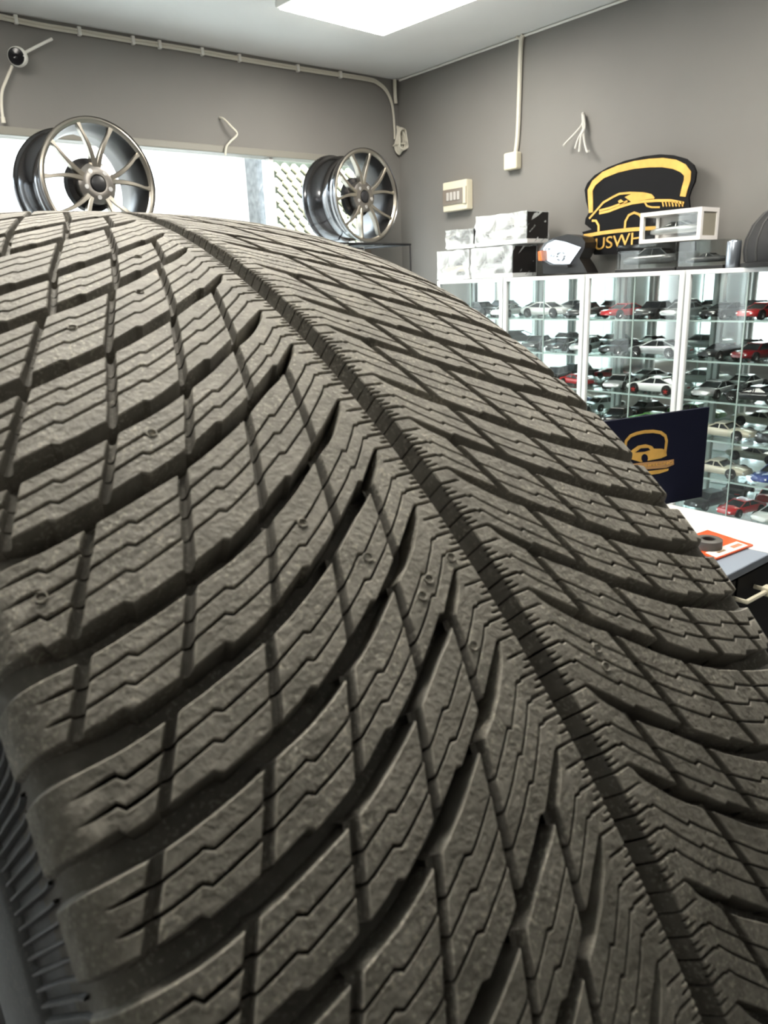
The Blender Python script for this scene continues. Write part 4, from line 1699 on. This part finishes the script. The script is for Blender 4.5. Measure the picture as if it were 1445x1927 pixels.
efr = lambda u, v, d: Vector((-d, u, v))
outl = [(78, 345), (98, 295), (150, 238), (250, 178), (380, 128), (520, 95), (640, 80), (740, 87), (832, 113), (888, 160), (908, 212), (898, 282), (868, 350), (852, 400), (858, 470), (880, 560),
        (900, 660), (900, 800), (150, 830), (80, 700), (60, 660), (130, 640), (80, 600), (85, 560), (112, 512), (88, 430)]
poly = epts(outl)
poly = [(u, max(v, .002)) for u, v in poly]
MB().prism(poly[::-1], -.012, 0, efr).build('board', mat('black_board', (.004, .004, .005), .6, spec=.2), em)
gl = epts([(128, 515), (125, 430), (122, 350), (150, 295), (220, 235), (330, 190), (450, 160), (560, 146), (660, 142), (750, 155), (815, 185), (848, 225), (845, 275), (825, 340), (812, 395)])
band(MB(), gl, [.022, .026, .028, .028, .028, .03, .032, .034, .036, .036, .034, .032, .030, .028, .026], 0, .003, efr).build('gold_band', M_GOLD, em)
for nm, w, pts in (('gold_line', .009, [(115, 560), (160, 510), (220, 440), (290, 400), (340, 375), (420, 368), (520, 372), (575, 385), (598, 410)]),
                   ('gold_line', .011, [(190, 520), (260, 505), (350, 470), (430, 445), (520, 432), (620, 425), (720, 425), (820, 445)]),
                   ('gold_line', .009, [(190, 500), (270, 480), (350, 450), (400, 430)]),
                   ('gold_line', .010, [(380, 635), (385, 580), (410, 535), (450, 515), (490, 530), (515, 570), (520, 620)]),
                   ('gold_line', .010, [(135, 575), (165, 575), (185, 610), (185, 655)]),
                   ('gold_line', .016, [(75, 690), (200, 668), (320, 652), (440, 640), (560, 632), (640, 628)]),
                   ('gold_line', .007, [(530, 440), (545, 465), (580, 475), (640, 475)])):
    band(MB(), epts(pts), w, 0, .003, efr).build(nm, M_GOLD, em)
MB().prism(epts([(380, 400), (430, 375), (520, 372), (575, 390), (598, 410), (520, 420), (430, 436)])[::-1], 0, .0028, efr).build('gold_roof', M_GOLD, em)
MB().prism(epts([(330, 430), (350, 415), (378, 440), (345, 455)])[::-1], 0, .003, efr).build('gold_mirror', M_GOLD, em)
for k in range(7):
    x = 660 + k * 24
    band(MB(), epts([(x, 432), (x + 8, 470)]), .005, 0, .003, efr).build('grille_bar', M_GOLD, em)
a = on_x(*c5((160, 795)), XS_)
b = on_x(*c5((500, 745)), XS_)
ud = (b - a)
text_mesh('sign_lettering', 'USWH', M_GOLD, em, Vector((-.0005, a.y - eb.y, a.z - eb.z)), ud.normalized(), Vector((0, 0, 1)), .052, ud.length, .003)

# boxed model with windows (white box) on top of two clear cases
def clear_case(px0, px1, py, h, colr, sty, label):
    X0 = XF + .05
    y1, y0 = y_(px0, py, X0), y_(px1, py, X0)
    root = empty('display_case', (X0 + .07, (y0 + y1) / 2, ZS), 0, label, 'display case', 'clear model cases')
    hy, hx = (y1 - y0) / 2, .07
    MB().box(-hx, hx, -hy, hy, 0, .014, .002).build('plinth', M_BEND, root)
    mg = glass_mat('acrylic_cover', (.93, .94, .93), .03)
    mb = MB()
    for (a0, a1, b0, b1, c0_, c1_) in ((-hx + .004, -hx + .006, -hy + .004, hy - .004, .014, h), (hx - .006, hx - .004, -hy + .004, hy - .004, .014, h), (-hx + .006, hx - .006, -hy + .004, -hy + .006, .014, h),
                                       (-hx + .006, hx - .006, hy - .006, hy - .004, .014, h), (-hx + .004, hx - .004, -hy + .004, hy - .004, h, h + .002)):
        mb.box(a0, a1, b0, b1, c0_, c1_)
    mb.build('cover', mg, root)
    d = CAR[sty]
    pm_ = paint(colr)
    for nm, key, mm_ in (('cased_model', 'body', pm_), ('cased_model_windows', 'windows', None), ('cased_model_roof', 'roof', pm_)):
        o = add_part(d[key], nm, root, (0, 0, .018), H, m=mm_)
        o.scale = (min(1, hy * 1.8 / d['L']),) * 3
    return root


clear_case(1158, 1272, 480, .112, 'grey', 'saloon', 'clear model case with a grey saloon, under the white windowed box')
clear_case(1274, 1362, 478, .108, 'charcoal', 'roadster', 'clear model case with a dark roadster, beside the metal can')
X0 = XF + .055
wb_ = empty('model_box', (X0 + .068, (y_(1203, 440, X0) + y_(1318, 430, X0)) / 2, ZS + .1142), 0, 'white cardboard box with clear windows holding a silver model car', 'box')
hy = (y_(1203, 440, X0) - y_(1318, 430, X0)) / 2
hx, hh = .068, .122
M_WCARD = mat('white_box_card', (.82, .79, .77), .5)
t = .016
mb = MB()
mb.box(-hx, hx, -hy, hy, 0, t)
mb.box(-hx, hx, -hy, hy, hh - t, hh)
for ys in (-hy, hy - t):
    mb.box(-hx, -hx + t, ys, ys + t, t, hh - t)
    mb.box(hx - t, hx, ys, ys + t, t, hh - t)
mb.box(hx - .004, hx, -hy + t, hy - t, t, hh - t)
mb.build('carton', M_WCARD, wb_)
MB().box(-hx + .002, -hx + .004, -hy + t, hy - t, t, hh - t).build('window', glass_mat('acrylic_cover'), wb_)
MB().box(-hx + t, hx - t, -hy + .002, -hy + .004, t, hh - t).build('window', glass_mat('acrylic_cover'), wb_)
MB().box(-hx + t, hx - t, -hy + .005, -hy + .007, t, hh - t).build('inner_card', mat('fawn_card', (.45, .40, .33), .6), wb_)
d = CAR['coupe']
for nm, key, mm_ in (('boxed_model', 'body', paint('silver')), ('boxed_model_windows', 'windows', None), ('boxed_model_roof', 'roof', paint('silver'))):
    o = add_part(d[key], nm, wb_, (0, 0, t + .004), H, m=mm_)
    o.scale = (.9, .9, .9)

# can and dark dome
X1 = XF + .06
cy = y_(1380, 480, X1)
can = empty('metal_can', (X1, cy, ZS), 0, 'small silver metal can standing beside the black dome', 'can')
cr = (y_(1368, 480, X1) - y_(1393, 480, X1)) / 2
MB().lathe([(0, 0), (0, cr * .96), (.003, cr), (.096, cr), (.099, cr * .95), (.097, cr * .9), (.097, 0)], 32, 'z').build('can_body', mat('brushed_tin', (.42, .46, .52), .28, metal=.9), can, True)
MB().lathe([(.097, cr * .5), (.103, cr * .48), (.104, 0)], 24, 'z').build('lid', mat('brushed_tin'), can, True)
dm = empty('black_dome', (XF + .125, y_(1491, 470, XF + .125), ZS), 0, 'large round black ribbed dome on the cabinet top', 'dome')
dr = .165
mb = MB().lathe([(0, dr * .86), (.008, dr * .93), (.02, dr * .96), (.06, dr), (.10, dr * .98), (.15, dr * .86), (.19, dr * .66), (.215, dr * .40), (.228, dr * .15), (.230, 0)], 48, 'z')
mb.build('shell', mat('matt_black_fabric', (.022, .022, .023), .7), dm, True)
MB().lathe([(0, dr * 1.03), (.014, dr * 1.05), (.016, dr * .97), (.002, dr * .9)], 48, 'z').build('brim', mat('matt_black_fabric'), dm, True)
for k in range(16):
    a = 2 * math.pi * k / 16
    pts = [((r_ * 1.003) * math.cos(a), (r_ * 1.003) * math.sin(a), z) for z, r_ in ((.02, dr * .96), (.06, dr), (.10, dr * .98), (.15, dr * .86), (.19, dr * .66), (.215, dr * .40))]
    MB().tube(pts, .004, 5).build('seam', mat('dark_grey_seam', (.05, .05, .05), .6), dm, True)
